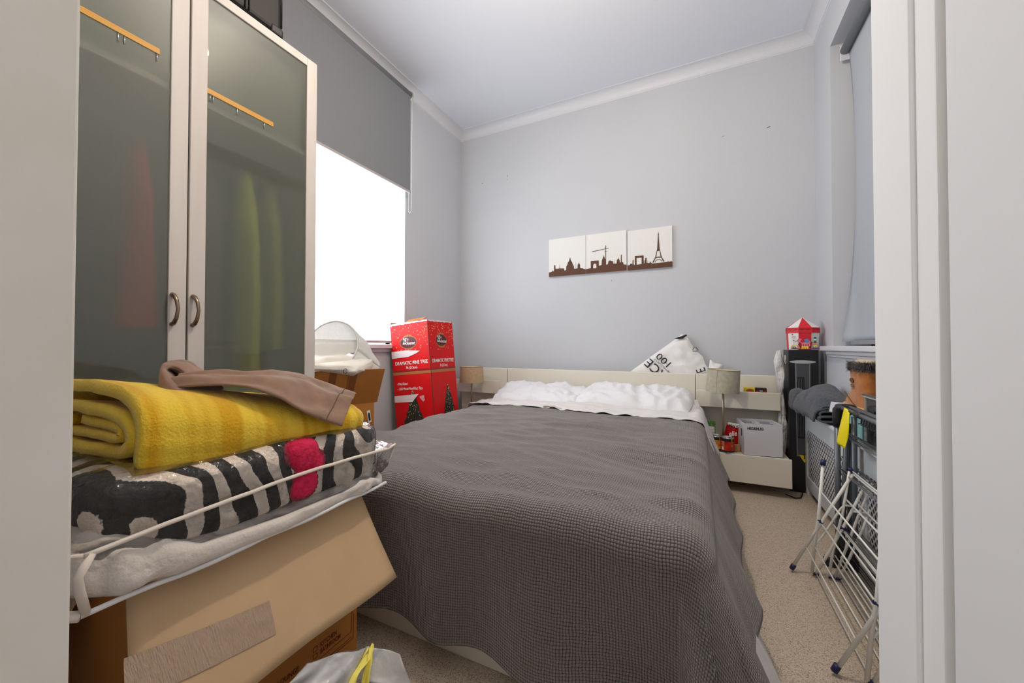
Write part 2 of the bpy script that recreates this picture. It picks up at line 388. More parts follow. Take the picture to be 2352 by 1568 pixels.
def text(name, s, org, xd, yd, size, m, parent, w=None, lift=.0006, bold=0., align='LEFT', shear=0.):
    cu = bpy.data.curves.new('t', 'FONT'); cu.body = s; cu.size = 1; cu.align_x = align; cu.offset = bold; cu.resolution_u = 3; cu.shear = shear
    to = bpy.data.objects.new('t', cu); C.objects.link(to); bpy.context.view_layer.update()
    me = bpy.data.meshes.new_from_object(to.evaluated_get(bpy.context.evaluated_depsgraph_get()))
    vs = [p.co.copy() for p in me.vertices]; fs = [tuple(p.vertices) for p in me.polygons]
    bpy.data.objects.remove(to); bpy.data.curves.remove(cu); bpy.data.meshes.remove(me)
    if not vs: return None
    W = max(p.x for p in vs)-min(p.x for p in vs)
    sx = size if w is None else w/W
    x, y = Vector(xd).normalized(), Vector(yd).normalized(); n = x.cross(y); o = Vector(org)+n*lift
    return obj(name, ([o+x*p.x*sx+y*p.y*size*1.38 for p in vs], fs), m, parent)
def copy_tree(o, parent=None):
    c = o.copy(); C.objects.link(c); c.parent = parent
    for k in list(o.children): copy_tree(k, c)
    return c

# ================================================================== ROOM
XL, XR, D, ZC = -2.265, .75, 3.4, 3.217
struct(obj('floor', box(-2.6, 1.2, -1.2, 3.6, -.05, 0), CARPET))
struct(obj('ceiling', box(-2.6, 1.2, -1.2, 3.6, ZC, ZC+.06), CEIL))
wbk = struct(obj('wall_back', box(-2.6, 1.2, D, D+.15, 0, ZC), WALL))
for px_, py_, sx_, sy_ in ((1108, 421, .007, .004), (1112, 411, .002, .004), (1166, 404, .003, .010), (1165, 412, .002, .005), (1661, 313, .010, .002), (1765, 292, .014, .004), (1405, 644, .003, .006)):
    q_ = at(px_, py_, Y=D-.0006); obj('wall_scuff', plate(ngon(8, 1, 0, 0, sx_, sy_, .4), (q_.x, q_.y, q_.z), (1, 0, .25), (-.25, 0, 1), .0006), mat('grey_scuff', srgb(120, 120, 126), .8), wbk)
WY0, WY1, WZ0, WZ1 = 1.30, 2.545, .985, 3.10
def wall_with_hole(x0, x1, y0, y1, h0, h1, z0, z1):
    return join(box(x0, x1, y0, h0, 0, ZC), box(x0, x1, h1, y1, 0, ZC), box(x0, x1, h0, h1, 0, z0), box(x0, x1, h0, h1, z1, ZC))
struct(obj('wall_left', wall_with_hole(XL-.3, XL, -.06, D, WY0, WY1, WZ0, WZ1), WALL))
RY0, RY1, RZ0, RZ1 = 1.75, 3.03, .955, 2.86
struct(obj('wall_right', wall_with_hole(XR, XR+.3, .8, D, RY0, RY1, RZ0, RZ1), WALL))
# wall piece beside the doorway, on the right: a deep return with its door lining
struct(obj('wall_entry', join(box(.29, XR+.3, -.5, .8, 0, ZC)), WALL))
struct(obj('trim_1', box(.25, .295, .681, .80, 0, ZC), LINING, bevel=.002), 'pale wide door lining on the right, far side', 'door lining')
struct(obj('trim_2', box(.256, .295, .631, .681, 0, ZC), LINING, bevel=.002), 'narrower stepped strip of the door lining on the right', 'door lining')
struct(obj('trim_3', box(.252, .295, .622, .6305, 0, ZC), LINING, bevel=.002))
struct(obj('trim_4', box(.268, .30, .598, .622, 0, ZC), GAPM), 'beige edge in the gap between lining and door', 'door lining')
dl = thing('door_1', 'plain pale grey door leaf standing open at far right', 'door', (.27, .3, 0)); dl['kind'] = 'structure'
obj('door_panel', box(.25, .29, -.2, .599, .005, ZC-.01), LEAF, dl, bevel=.004)
# left door jamb close to the camera and the wall it belongs to
struct(obj('trim_5', join(box(-.56, -.5, .0, .137, 0, ZC)), JAMBM, bevel=.0025), 'scuffed cream door jamb at far left, close by', 'door jamb')
struct(obj('wall_front', box(-2.56, -.56, -.06, .1, 0, ZC), WALL))

# coving round the ceiling
def coving():
    p0 = .081; prof = [(0, 0), (.003, .006), (.006, .006)]
    for k in range(9):
        a = PI/2*k/8; prof.append((p0-.003-(p0-.009)*math.cos(a), .006+(p0-.012)*math.sin(a)))
    prof += [(p0-.003, p0-.003), (p0, p0-.003), (p0, p0)]
    path = lambda p: [(XL+p, .0), (XL+p, D-p), (XR-p, D-p), (XR-p, .8)]
    v, f = [], []
    for p, z in prof:
        for x, y in path(p): v.append((x, y, ZC-p0+z))
    for i in range(len(prof)-1):
        for k in range(3): f.append((i*4+k, i*4+k+1, (i+1)*4+k+1, (i+1)*4+k))
    return v, f
struct(obj('trim_6', coving(), TRIM), 'curved white coving along the top of the walls', 'coving')
# skirting boards
struct(obj('baseboard_back', join(box(XL, XR, D-.016, D, 0, .11)), TRIM, bevel=.003))
struct(obj('baseboard_left', join(box(XL, XL+.016, 1.25, D-.016, 0, .11)), TRIM, bevel=.003))

# ---- left window
struct(obj('trim_7', join(box(XL-.02, XL+.055, WY0-.05, WY1+.06, WZ0-.032, WZ0), box(XL, XL+.02, WY0-.02, WY1+.03, WZ0-.06, WZ0-.032)), TRIM, bevel=.006, seg=3), 'white sill of the left window', 'window sill')
w1 = thing('window_1', 'white sash window behind the roller blinds on the left', 'window', (XL-.2, 1.9, WZ0)); w1['kind'] = 'structure'
xf = XL-.21
obj('window_frame', join(box(xf, xf+.05, WY0, WY0+.06, WZ0, WZ1), box(xf, xf+.05, WY1-.06, WY1, WZ0, WZ1), box(xf, xf+.05, WY0, WY1, WZ1-.06, WZ1), box(xf, xf+.05, WY0, WY1, WZ0, WZ0+.07), box(xf, xf+.05, WY0, WY1, 2.0, 2.06)), TRIM, w1, bevel=.004)
for z0, z1 in ((WZ0+.07, 2.0), (2.06, WZ1-.06)): obj('pane', box(xf+.02, xf+.026, WY0+.06, WY1-.06, z0, z1), GLASSC, w1)
wb = thing('roller_blind', 'thin white roller blind glowing with daylight, inside left window', 'blind', (XL-.03, 1.92, WZ0))
obj('blind_fabric', box(XL-.036, XL-.034, WY0+.002, WY1-.004, WZ0+.03, WZ1-.05), SHEER, wb)
obj('bottom_bar', box(XL-.042, XL-.028, WY0+.004, WY1-.006, WZ0+.012, WZ0+.032), ALU, wb, bevel=.003)
obj('roller', tube([(XL-.035, WY0+.003, WZ1-.03), (XL-.035, WY1-.004, WZ1-.03)], .024, 14), GREYTUBE, wb, smooth=True)
bb = thing('blackout_blind', 'dark grey blackout roller blind half lowered on the left wall', 'blind', (-2.2, 1.9, 2.27))
BY1 = 2.535; BX = -2.2
obj('blind_fabric', box(BX-.0015, BX, 1.1, BY1, 2.285, 3.10), BLACKOUT, bb)
obj('bottom_bar', join(box(BX-.008, BX+.006, 1.1, BY1+.002, 2.268, 2.288)), mat('pinkish_bar', srgb(176, 170, 170), .5), bb, bevel=.003)
obj('roller', tube([(BX-.026, 1.1, 3.115), (BX-.026, BY1+.01, 3.115)], .034, 20), GREYTUBE, bb, smooth=True)
obj('bracket', join(tube([(BX-.026, BY1+.01, 3.115), (BX-.026, BY1+.022, 3.115)], .042, 18), box(BX-.062, BX-.02, BY1+.012, BY1+.018, 3.03, 3.12)), CHAIN, bb, smooth=False, bevel=.002)
def chain(zlow, y, dx):
    p = []
    for k in range(2):
        s = 1 if k else -1
        zs = [3.11-(3.11-zlow)*i/24 for i in range(25)]
        q = [(BX-.026+s*dx+.002*math.sin(z*9), y+.002*s*math.sin(z*5), z) for z in zs]
        p += q if k == 0 else q[::-1]
        if k == 0: p.append((BX-.026, y, zlow-.02))
    return tube(p, .0022, 6)
obj('pull_chain', chain(2.13, BY1+.026, .018), CHAIN, bb, smooth=True)
obj('side_rail', box(BX-.05, BX-.044, BY1-.004, BY1+.006, 2.30, 3.08), TRIM, bb)

# ---- right window, blind down
struct(obj('trim_8', join(box(XR-.045, XR+.12, RY0-.05, RY1+.11, RZ0-.012, RZ0+.017), box(XR-.022, XR, RY0-.02, RY1+.07, RZ0-.035, RZ0-.012), box(XR-.012, XR, RY0, RY1+.05, RZ0-.052, RZ0-.035)), TRIM, bevel=.005, seg=3), 'white moulded sill under the grey-blue blind on the right', 'window sill')
w2 = thing('window_2', 'white window behind the lowered blind on the right wall', 'window', (XR+.2, 2.4, RZ0)); w2['kind'] = 'structure'
xg = XR+.18
obj('window_frame', join(box(xg, xg+.05, RY0, RY0+.06, RZ0, RZ1), box(xg, xg+.05, RY1-.06, RY1, RZ0, RZ1), box(xg, xg+.05, RY0, RY1, RZ1-.06, RZ1), box(xg, xg+.05, RY0, RY1, RZ0, RZ0+.07)), TRIM, w2, bevel=.004)
obj('pane', box(xg+.02, xg+.026, RY0+.06, RY1-.06, RZ0+.07, RZ1-.06), GLASSC, w2)
rb = thing('blackout_blind', 'pale blue-grey blackout blind fully lowered on the right wall', 'blind', (XR+.07, 2.4, RZ0+.03))
def rblind(u, v):
    y = RY0+.01+(RY1-.03-RY0-.01)*u; z = RZ1-.09-(RZ1-.09-(RZ0+.045))*v
    edge = max(0, (u-.9)/.1)
    return (XR+.085+.035*edge**2*(math.sin(v*PI)**1)*.9-.05*edge**3*v**3+.002*math.sin(v*9), y, z)
obj('blind_fabric', grid(rblind, 40, 50), BLINDR, rb, smooth=True, solid=.0015)
obj('bottom_bar', box(XR+.072, XR+.088, RY0+.01, RY1-.035, RZ0+.026, RZ0+.05), ALU, rb, bevel=.007, seg=4)
obj('roller', tube([(XR+.065, RY0+.01, RZ1-.07), (XR+.065, RY1-.035, RZ1-.07)], .026, 18), GREYTUBE, rb, smooth=True)
obj('bracket', box(XR+.04, XR+.1, RY1-.035, RY1-.028, RZ1-.13, RZ1-.03), TRIM, rb, bevel=.003)

# ceiling pendant (just above the frame)
pl = thing('pendant_lamp', 'small white ceiling pendant with a bare bulb, above the bed', 'lamp', (-.45, 1.30, 2.87))
obj('ceiling_rose', lathe([(.0, .0), (.045, 0), (.04, -.02), (.0, -.022)], (-.45, 1.30, ZC)), TRIM, pl, smooth=True)
obj('cord', tube([(-.45, 1.30, ZC-.02), (-.45, 1.30, 2.93)], .003, 6), TRIM, pl)
obj('bulb_holder', lathe([(.0, .07), (.018, .07), (.018, .03), (0, .03)], (-.45, 1.30, 2.87)), TRIM, pl, smooth=True)

# ================================================================== BED
HY = 3.28; HX0, HX1 = -1.645, -.03; HZ = .762
bed = thing('bed', 'double bed with a low cream headboard in the middle of the room', 'bed', (-.84, 2.1, 0))
obj('headboard', box(HX0, HX1, HY, HY+.04, .0, HZ), MALM, bed, bevel=.003)
obj('foot_panel', box(-1.58, HX1, 1.02, 1.05, 0, .38), MALM, bed, bevel=.003)
obj('side_rail', box(-1.58, -1.55, 1.05, HY, 0, .33), MALM, bed, bevel=.003)
obj('side_rail', box(HX1-.03, HX1, 1.05, HY, 0, .33), MALM, bed, bevel=.003)
obj('mattress', box(-1.545, HX1-.035, 1.055, HY-.01, .2, .47), SHEET, bed, bevel=.03, seg=4)
for x0, x1, nm, lb in ((-2.165, HX0-.006, 'left', 'cream headboard side panel with a ledge, left of the bed'), (HX1+.004, .497, 'right', 'cream headboard side panel holding tea cartons, right of the bed')):
    t = thing('headboard_shelf', lb, 'shelf', ((x0+x1)/2, HY+.02, 0), 'side panels of the headboard')
    obj('back_panel', box(x0, x1, HY, HY+.04, 0, HZ), MALM, t, bevel=.003)
    xe = x1-.03 if nm == 'left' else x1
    obj('ledge_front', box(x0, xe, 3.17, 3.19, .529, .65), MALM, t, bevel=.003)
    obj('ledge_base', box(x0, xe, 3.19, HY-.0005, .529, .548), MALMI, t, bevel=.002)
for x0, x1, lb in ((-2.165, -1.70, 'cream floating bedside drawer under the left lamp'), (.0, .52, 'cream floating bedside drawer with cans and a glass carton on it')):
    t = thing('bedside_drawer', lb, 'drawer', ((x0+x1)/2, 3.1, .07), 'floating bedside drawers')
    obj('drawer_body', box(x0+.008, x1-.008, 2.97, HY-.001, .085, .252), MALMI, t, bevel=.002)
    obj('drawer_front', box(x0, x1, 2.95, 2.969, .074, .256), MALM, t, bevel=.003)

def ztop(x, y):
    s = max(0, min(1, (y-2.3)/.8))
    return .497+.018*math.sin((x+1.65)/1.62*PI)+.012*(x+.8)+(1-s)*.006+.012*nz((x*1.3, y*4.5, 0), 1)-.030*abs(nz((x*1.6+y*.5, y*5-x*.8, 3), 1))+.008-.012*abs(nz((x*3.5, y*11+x*2, 5), 1))+.003*nz((x*9, y*20, 5), 1)
def drape(x0, x1, y0, y1, HL, HR, HF, r, zoff, flR, flL, flF, amp, step, hemn=.015, y1n=.0, zf=ztop, seed=0., boost=0., ampf=1.):
    nu = int((x1-x0+HL+HR)/step); hf = HF if HF else 0; nv = int((y1-y0+hf)/step); V, UV = [], []
    for j in range(nv+1):
        for i in range(nu+1):
            u = x0-HL+(x1-x0+HL+HR)*i/nu; v = y0-hf+(y1-y0+hf)*j/nv
            if j == nv or y1n: v += y1n*(.6*nz((u*2.2, 0, seed), 1)+.4*nz((u*7, 1, seed), 1))*(j/nv)**6
            cx = min(max(u, x0+r*.3), x1-r*.3); cy = max(v, y0+r*.3) if HF else v
            du, dv = u-cx, v-cy; d = math.hypot(du, dv); UV.append((u, v))
            z = zf(cx, cy)+zoff
            if d > 1e-6:
                nx, ny = du/d, dv/d; fl = (flR+boost*max(0, min(1, (1.55-cy)/.35)))*max(nx, 0)+flL*max(-nx, 0)+flF*max(-ny, 0)
                th = min(d/r, PI/2); out = r*math.sin(th); dz = r*(1-math.cos(th))
                rem = max(0, d-r*PI/2)
                if rem > 0:
                    per = (cx if abs(ny) > .5 else 0)+(cy if abs(nx) > .5 else 0)+math.atan2(nx, -ny)*.25
                    wv = amp*(nz((per*3.1, seed, 0), 1)*1.6+.5*math.sin(per*15+seed))*min(1, rem/.25)*(1+(ampf-1)*max(0, -ny))
                    hs = 1+hemn*nz((per*4, 2+seed, 0), 1)/.35
                    out += fl*rem+wv; dz += rem*math.sqrt(max(.2, 1-fl*fl))*hs
                x = cx+nx*out; y = cy+ny*out; z -= dz
            else: x, y = cx, cy
            zmin = .012+.01*abs(nz((u*5, v*5, 0), 1))
            if z < zmin:
                ex = zmin-z; z = zmin
                if d > 0: x += nx*ex*.5; y += ny*ex*.5
            V.append((x, y, z))
    F = [(j*(nu+1)+i, j*(nu+1)+i+1, (j+1)*(nu+1)+i+1, (j+1)*(nu+1)+i) for j in range(nv) for i in range(nu)]
    return (V, F), UV
g_, u_ = drape(-1.585, HX1+.01, 1.005, 2.72, .30, .375, .452, .075, .010, .40, .02, .03, .022, .0125, .05, ampf=1.9)
o = obj('bedspread', g_, WAFFLE, smooth=True, uv=u_, solid=.005)
tag(o, 'charcoal grey waffle-weave bedspread draped over the bed to the floor', 'bedspread')
# the under-sheet shows on the right below the bedspread
g_, u_ = drape(-1.55, HX1+.0, 1.06, 2.6, .0, .50, 0, .07, -.008, .22, .1, 0, .022, .0125, .01, boost=.24)
o = obj('bed_sheet', g_, SHEET, smooth=True, uv=u_, solid=.002)
tag(o, 'white under-sheet hanging to the carpet on the right of the bed', 'sheet')
g_, u_ = drape(HX0-.012, HX1+.02, 2.56, 3.21, .26, .30, 0, .055, .022, .34, .2, 0, .012, .0125, .02, seed=2)
V = []
for (x, y, z), (u, v) in zip(g_[0], u_):
    k = max(0, 1-(v-2.56)/.12)
    cr = .026*abs(nz((u*3+v*2, v*9, 5), 1))-.022*abs(nz((u*6-v*4, v*14, 6), 1))+.008*nz((u*16+v*6, v*30, 2), 1)
    z += cr
    V.append((x, y-k*(.10*nz((u*1.6, 4, 0), 1)+.05*nz((u*6, 0, 1), 1)+.06*(u+.8)), z+.01*k*k*abs(nz((u*8, 0, 2), 1))*2-.004*k))
o = obj('turned_back_sheet', (V, g_[1]), SHEET, smooth=True, solid=.003)
tag(o, 'crumpled white top sheet turned back over the bedspread below the pillows', 'sheet')

def pillow(cx, cy, cz, L, W, H, rz, tilt, seed, pinch=0.):
    V, Fc = [], []; nu, nv = 54, 34
    for side in (1, -1):
        b = len(V)
        for j in range(nv+1):
            for i in range(nu+1):
                a = -1+2*i/nu; c = -1+2*j/nv
                h = H*.5*((1-abs(a)**3.2)**.55)*((1-abs(c)**3.2)**.55)
                x = a*L/2*(1-.05*(1-c*c)*0-.06*c*c*abs(a)**3); y = c*W/2*(1-.08*a*a)
                y *= 1-pinch*math.exp(-((a-.02)/.12)**2)
                wr = .016*nz((x*7, y*9, seed), 1)-.040*abs(nz((x*10+y*3, y*8-x*2, seed+2), 1))+.018-.018*abs(nz((x*24+y*8, y*16, seed), 1))
                z = side*h*(1-pinch*.55*math.exp(-((a-.02)/.1)**2))+wr*(min(1, h/(H*.22)))*(1 if side > 0 else .3)
                V.append(Vector((x, y, z)))
        for j in range(nv):
            for i in range(nu):
                q = (b+j*(nu+1)+i, b+j*(nu+1)+i+1, b+(j+1)*(nu+1)+i+1, b+(j+1)*(nu+1)+i)
                Fc.append(q if side > 0 else q[::-1])
    R = Matrix.Rotation(rz, 3, 'Z')@Matrix.Rotation(tilt, 3, 'X')
    return [Vector((cx, cy, cz))+R@p for p in V], Fc
for a, lb in (((-1.22, 3.03, .565, .78, .40, .125, .02, .30, 1.3, .16), 'creased white pillow on the left, dented across the middle'),
              ((-.46, 3.025, .578, .84, .42, .15, -.04, .26, 7.1, .0), 'plump wrinkled white pillow on the right side of the bed'),
              ((-.30, 3.10, .545, .60, .30, .08, -.02, .1, 9.4, .0), 'flat white pillow under the plump right pillow, corner sticking out')):
    tag(obj('pillow', pillow(*a), PILLOW, smooth=True), lb, 'pillow', 'pillows on the bed')

# ---- table lamps
def table_lamp(x, y, z0, rs, hs, zs, sm, lb, tilt=0.):
    t = thing('table_lamp', lb, 'lamp', (x, y, z0), 'bedside table lamps')
    obj('lamp_base', lathe([(0, 0), (.062, 0), (.064, .006), (.06, .012), (.012, .016), (0, .016)], (x, y, z0), 32), BRASS, t, smooth=True)
    obj('lamp_pole', tube([(x, y, z0+.014), (x, y, zs+.07)], .0075, 12), BRASS, t, smooth=True)
    pr = [(rs, 0), (rs*.965, hs), (rs*.965-.003, hs), (rs-.003, 0), (rs, 0)]
    v, f = lathe(pr, (x, y, zs), 40); 
    mi = [1 if (i//40) in (2,) else 0 for i in range(len(f))]
    sh = obj('lamp_shade', rot((v, f, mi), (x, y, zs+hs*.5), 'Y', tilt), [sm, SHADEIN], t, smooth=False, bevel=.0008)
    sh.data.shade_smooth(); 
    obj('shade_trim', rot(tube([(x+rs*.965*math.cos(a), y+rs*.965*math.sin(a), zs+hs) for a in [2*PI*k/40 for k in range(40)]], .0022, 6, closed=True), (x, y, zs+hs*.5), 'Y', tilt), BRASS, t, smooth=True)
    a = -2.0
    obj('shade_seam', rot(obox((x+(rs+.0004)*math.cos(a), y+(rs+.0004)*math.sin(a), zs), (.002, -.001, 0), (.0, .003, 0), (-.003*math.cos(a), -.003*math.sin(a), hs)), (x, y, zs+hs*.5), 'Y', tilt), mat('seam', srgb(140, 134, 112), .9), t)
    obj('bulb', superell((x, y, zs+hs*.62), (.024, .024, .034), 1, 1, 20, 12), mat('unlit_bulb', srgb(238, 232, 220), .15), t, smooth=True)
    obj('bulb_holder', tube([(x, y, zs+hs*.2), (x, y, zs+hs*.42)], .014, 12), BRASS, t, smooth=True)
table_lamp(.146, 3.05, .254, .104, .155, .653, SHADE, 'tall brass table lamp with grey-green suede shade, right of the bed', .06)
table_lamp(-1.905, 3.05, .254, .112, .145, .638, SHADE2, 'table lamp with tan suede drum shade, left of the bed', .0)

# ---- things on the right drawer
ZN = .2545
def can(x, y, lab, body, lb):
    t = thing('food_can', lb, 'can', (x, y, ZN), 'food cans on the bedside drawer')
    r = .038; h = .105
    obj('can_body', lathe([(0, .0), (r, 0), (r+.001, .003), (r, .006), (r, h-.006), (r+.001, h-.003), (r, h), (r-.003, h), (r-.003, h-.005), (0, h-.005)], (x, y, ZN), 32), CHROME, t, smooth=True, bevel=0)
    obj('can_label', lathe([(r+.0006, .008), (r+.0006, h-.009)], (x, y, ZN), 32), lab, t, smooth=True)
    def arc(a0, a1, z0, z1, m, nm):
        n = 8; v = []; f = []
        for i in range(n+1):
            a = a0+(a1-a0)*i/n
            for z in (z0, z1): v.append((x+(r+.0014)*math.cos(a), y+(r+.0014)*math.sin(a), ZN+z))
        for i in range(n): f.append((2*i, 2*i+2, 2*i+3, 2*i+1))
        obj(nm, (v, f), m, t, smooth=True)
    arc(-2.75, -.4, h-.026, h-.009, INKB, 'black_band'); arc(-2.75, -.4, .008, .018, INKB, 'black_band')
    arc(-2.75, -2.15, .018, h-.026, mat('pinkish_label', srgb(196, 120, 104), .5), 'ingredients_panel')
    arc(-2.65, -2.3, .022, .042, WHITEP, 'barcode_panel')
    arc(-1.0, -.75, .045, .058, GOLD, 'yellow_patch'); arc(-1.0, -.75, .07, .076, GOLD, 'yellow_patch')
    text('lettering', 'S', (x+(r+.004)*math.cos(-1.1), y+(r+.004)*math.sin(-1.1), ZN+h-.024), (1, .4, 0), (0, 0, 1), .018, mat('yellow_print', srgb(244, 196, 40), .5), t, lift=0)
    return t
REDLAB = mat('orange_red_label', srgb(214, 56, 18), .4, var=srgb(150, 16, 10), vscale=30)
can(.168, 2.985, REDLAB, 0, 'red labelled food can with black bands in front of the lamp pole')
can(.098, 3.01, mat('patterned_label', srgb(190, 60, 20), .4, var=srgb(214, 180, 60), vscale=50), 0, 'patterned food can half hidden behind the bed sheet')
t = thing('sweet_bag', 'shiny red sweet bag standing behind the lamp and cans', 'bag', (.235, 3.14, ZN))
RB = mat('glossy_red_film', srgb(196, 14, 22), .22, bump=.5, bscale=28, bdist=.01)
out = [(-.075, 0), (.07, 0), (.082, .05), (.062, .11), (.085, .19), (.04, .165), (-.01, .16), (-.06, .175), (-.08, .1)]
obj('bag_body', puff(out, (.235, 3.14, ZN), (1, .1, 0), (0, 0, 1), .06, 8, .5, 2), RB, t, smooth=True)
obj('white_top', plate([(-.062, .172), (-.055, .186), (.05, .172), (.045, .142), (-.01, .15)], (.235, 3.098, ZN), (1, .1, 0), (0, 0, 1), .002), WHITEP, t)
text('lettering', 'Mole Kati', (.183, 3.092, ZN+.156), (1, .1, -.12), (.12, 0, 1), .019, INKB, t, bold=.02, lift=.002)
text('lettering', 'elie', (.18, 3.092, ZN+.09), (1, .1, .15), (-.1, 0, 1), .036, WHITEP, t, bold=.02, lift=.008, shear=.3)
text('lettering', 's', (.262, 3.10, ZN+.115), (1, .1, .15), (-.1, 0, 1), .03, WHITEP, t, bold=.02, lift=.008)
obj('round_mark', plate(ngon(14, .012), (.268, 3.10, ZN+.036), (1, .1, 0), (0, 0, 1), .002), INKB, t)
obj('orange_patch', plate([(-.01, 0), (.018, 0), (.006, .045)], (.27, 3.1, ZN+.05), (1, .1, 0), (0, 0, 1), .002), GOLD, t)
t = thing('tea_box', 'green and white tea box by the bed sheet', 'box', (.055, 3.16, ZN))
obj('carton', box(.0, .10, 3.13, 3.2, ZN, ZN+.165), mat('white_green_carton', srgb(222, 228, 218), .5), t, bevel=.002)
GRN = mat('green_print', srgb(64, 128, 40), .5)
obj('green_band', box(-.001, .101, 3.129, 3.201, ZN+.14, ZN+.1655), GRN, t)
obj('green_edge', box(.094, .1012, 3.1285, 3.2, ZN+.0, ZN+.14), GRN, t)
obj('green_circle', plate(ngon(16, .016), (.078, 3.1295, ZN+.055), (1, 0, 0), (0, 0, 1), .0008), GRN, t)
for k, c in enumerate(((220, 40, 40), (240, 200, 40), (40, 120, 200), (200, 60, 140))):
    obj('colour_square', box(.03+k*.014, .041+k*.014, 3.1275, 3.129, ZN+.143, ZN+.15), mat('square%d' % k, srgb(*c), .5), t)
for k in range(4): obj('text_line', box(.035, .088, 3.1285, 3.1298, ZN+.085+k*.011, ZN+.087+k*.011), mat('grey_print', srgb(130, 130, 130), .6), t)
tag(obj('small_box', box(.21, .245, 3.03, 3.06, ZN, ZN+.045), mat('plain_brown_card', srgb(168, 128, 84), .7), bevel=.002), 'tiny plain brown box behind the red can', 'box')
# white carton of glasses
gx0, gx1, gy0, gy1 = .262, .468, 2.958, 3.12; gh = .20
t = thing('glass_carton', 'open white carton of drinking glasses with black lettering on its front', 'box', ((gx0+gx1)/2, 3.03, .2585))
WCARD = mat('white_corrugated_card', srgb(206, 206, 212), .7, bump=.2, bscale=60, bdist=.0015, stretch=(6, 6, .3))
G0 = Vector((gx0, 2.955, .2585)); ga = Vector((.215, .03, 0)); gb = Vector((-.028, .20, 0)); th = .003
ghv = Vector((.0, 0, .205))
na = ga.normalized()*th; nb = gb.normalized()*th
obj('front_panel', obox(G0, ga, nb, ghv), WCARD, t)
obj('side_panel', obox(G0+nb, na, gb-nb, ghv), WCARD, t)
obj('side_panel', obox(G0+ga-na+nb, na, gb-nb, ghv), WCARD, t)
obj('back_panel', obox(G0+gb+na, ga-2*na, -nb, ghv), WCARD, t)
obj('bottom_panel', obox(G0+na+nb, ga-2*na, gb-2*nb, Vector((0, 0, th))), WCARD, t)
obj('divider', obox(G0+ga*.47+nb, na*.7, gb-2.5*nb, ghv*.97), WCARD, t)
for k in (1, 2): obj('divider', obox(G0+gb*(k/3)+na, (ga*.47-na*1.2), nb*.6, ghv*.9), WCARD, t); obj('divider', obox(G0+gb*(k/3)+ga*.5, (ga*.5-na*1.2), nb*.6, ghv*.9), WCARD, t)
nF = ga.cross(Vector((0, 0, 1))).normalized()
text('lettering', 'HEDERLIG', G0+ga*.08+Vector((0, 0, .166)), ga, (0, 0, 1), .017, INKB, t, w=.092, bold=.03, lift=.0012)
obj('carry_slot', obox(G0+gb*.25+Vector((-.0012, 0, .11)), (.0008, 0, 0), gb*.12, (0, 0, .05)), mat('slot_shadow', srgb(70, 70, 74), .9), t)
g0 = None
for i in range(3):
    for j in range(2):
        c = G0+ga*(.25+.5*j)+gb*(.18+.32*i)+Vector((0, 0, .006)); r = .029
        if g0 is None:
            g0 = obj('drinking_glass', lathe([(0, 0), (r*.75, 0), (r*.95, .06), (r, .185), (r-.002, .185), (r*.92, .06), (r*.7, .006), (0, .006)], c, 24), GLASSF, smooth=True)
            gg = g0; gc = c.copy()
        else:
            gg = g0.copy(); C.objects.link(gg); gg.location = g0.location+(c-gc)
        tag(gg, ['clear drinking glass at front left of the white carton', 'clear drinking glass at front right of the white carton', 'clear drinking glass at middle left of the white carton', 'clear drinking glass at middle right of the white carton', 'clear drinking glass at back left of the white carton', 'clear drinking glass at back right of the white carton'][i*2+j], 'glass', 'glasses in the white carton')
# cartons on the ledge
for x0, x1, cm, lb, lg in ((.285, .352, mat('yellow_carton', srgb(224, 190, 14), .45), 'yellow tea carton on the right headboard ledge', 0), (.354, .422, mat('black_carton', srgb(34, 28, 30), .45), 'black and red tea carton beside the yellow one', 1)):
    t = thing('tea_carton', lb, 'carton', ((x0+x1)/2, 3.22, .549), 'cartons on the headboard ledge')
    obj('carton', box(x0, x1, 3.20, 3.25, .549, .678), cm, t, bevel=.002)
    cx = (x0+x1)/2
    if lg == 0:
        obj('green_mark', plate(ngon(16, .024, 0, 0, 1, .62), (cx+.004, 3.1995, .656), (1, 0, 0), (0, 0, 1), .0008), GRN, t)
        obj('red_mark', plate([(-.018, -.008), (.018, -.006), (.012, .006), (-.01, .009)], (cx+.004, 3.199, .656), (1, 0, 0), (0, 0, 1), .0008), RB, t)
    else:
        obj('red_mark', plate([(-.03, -.018), (-.006, -.008), (.006, -.008), (.03, -.018), (.03, .0), (-.03, .0)], (cx, 3.1995, .658), (1, 0, 0), (0, 0, 1), .0008), RB, t)
        obj('black_mark', plate([(-.016, -.02), (.016, -.02), (.012, .012), (-.012, .012)], (cx, 3.199, .658), (1, 0, 0), (0, 0, 1), .0008), INKB, t)
        obj('text_line', box(cx-.01, cx+.01, 3.197, 3.198, .656, .661), WHITEP, t)

# ---- bags by the headboard
t = thing('removals_bag', 'white woven removals bag with black print, peaked behind the headboard', 'bag', (-.15, 3.36, .5))
o_ = Vector((0, 3.362, 0))
out = [(at(x, y, Y=3.36).x, at(x, y, Y=3.36).z) for x, y in ((1444, 856), (1500, 815), (1548, 781), (1566, 767), (1580, 775), (1588, 790), (1600, 806), (1614, 818), (1620, 836), (1628, 846), (1630, 900))]+[(.07, .45), (-.5, .45)]
obj('bag_body', puff(out, o_, (1, 0, 0), (0, 0, 1), .05, 10, .35, 5, 4), WHITEPL, t, smooth=True)
out = [(at(x, y, Y=3.35).x, at(x, y, Y=3.35).z) for x, y in ((1628, 842), (1631, 825), (1642, 833), (1660, 837), (1657, 849), (1650, 870), (1625, 870))]
obj('bag_corner', puff(out, (0, 3.35, 0), (1, 0, 0), (0, 0, 1), .04, 5, .4, 8, 3), WHITEPL, t, smooth=True)
XD, YD = Vector((-.72, 0, .69)), Vector((-.69, 0, -.72))
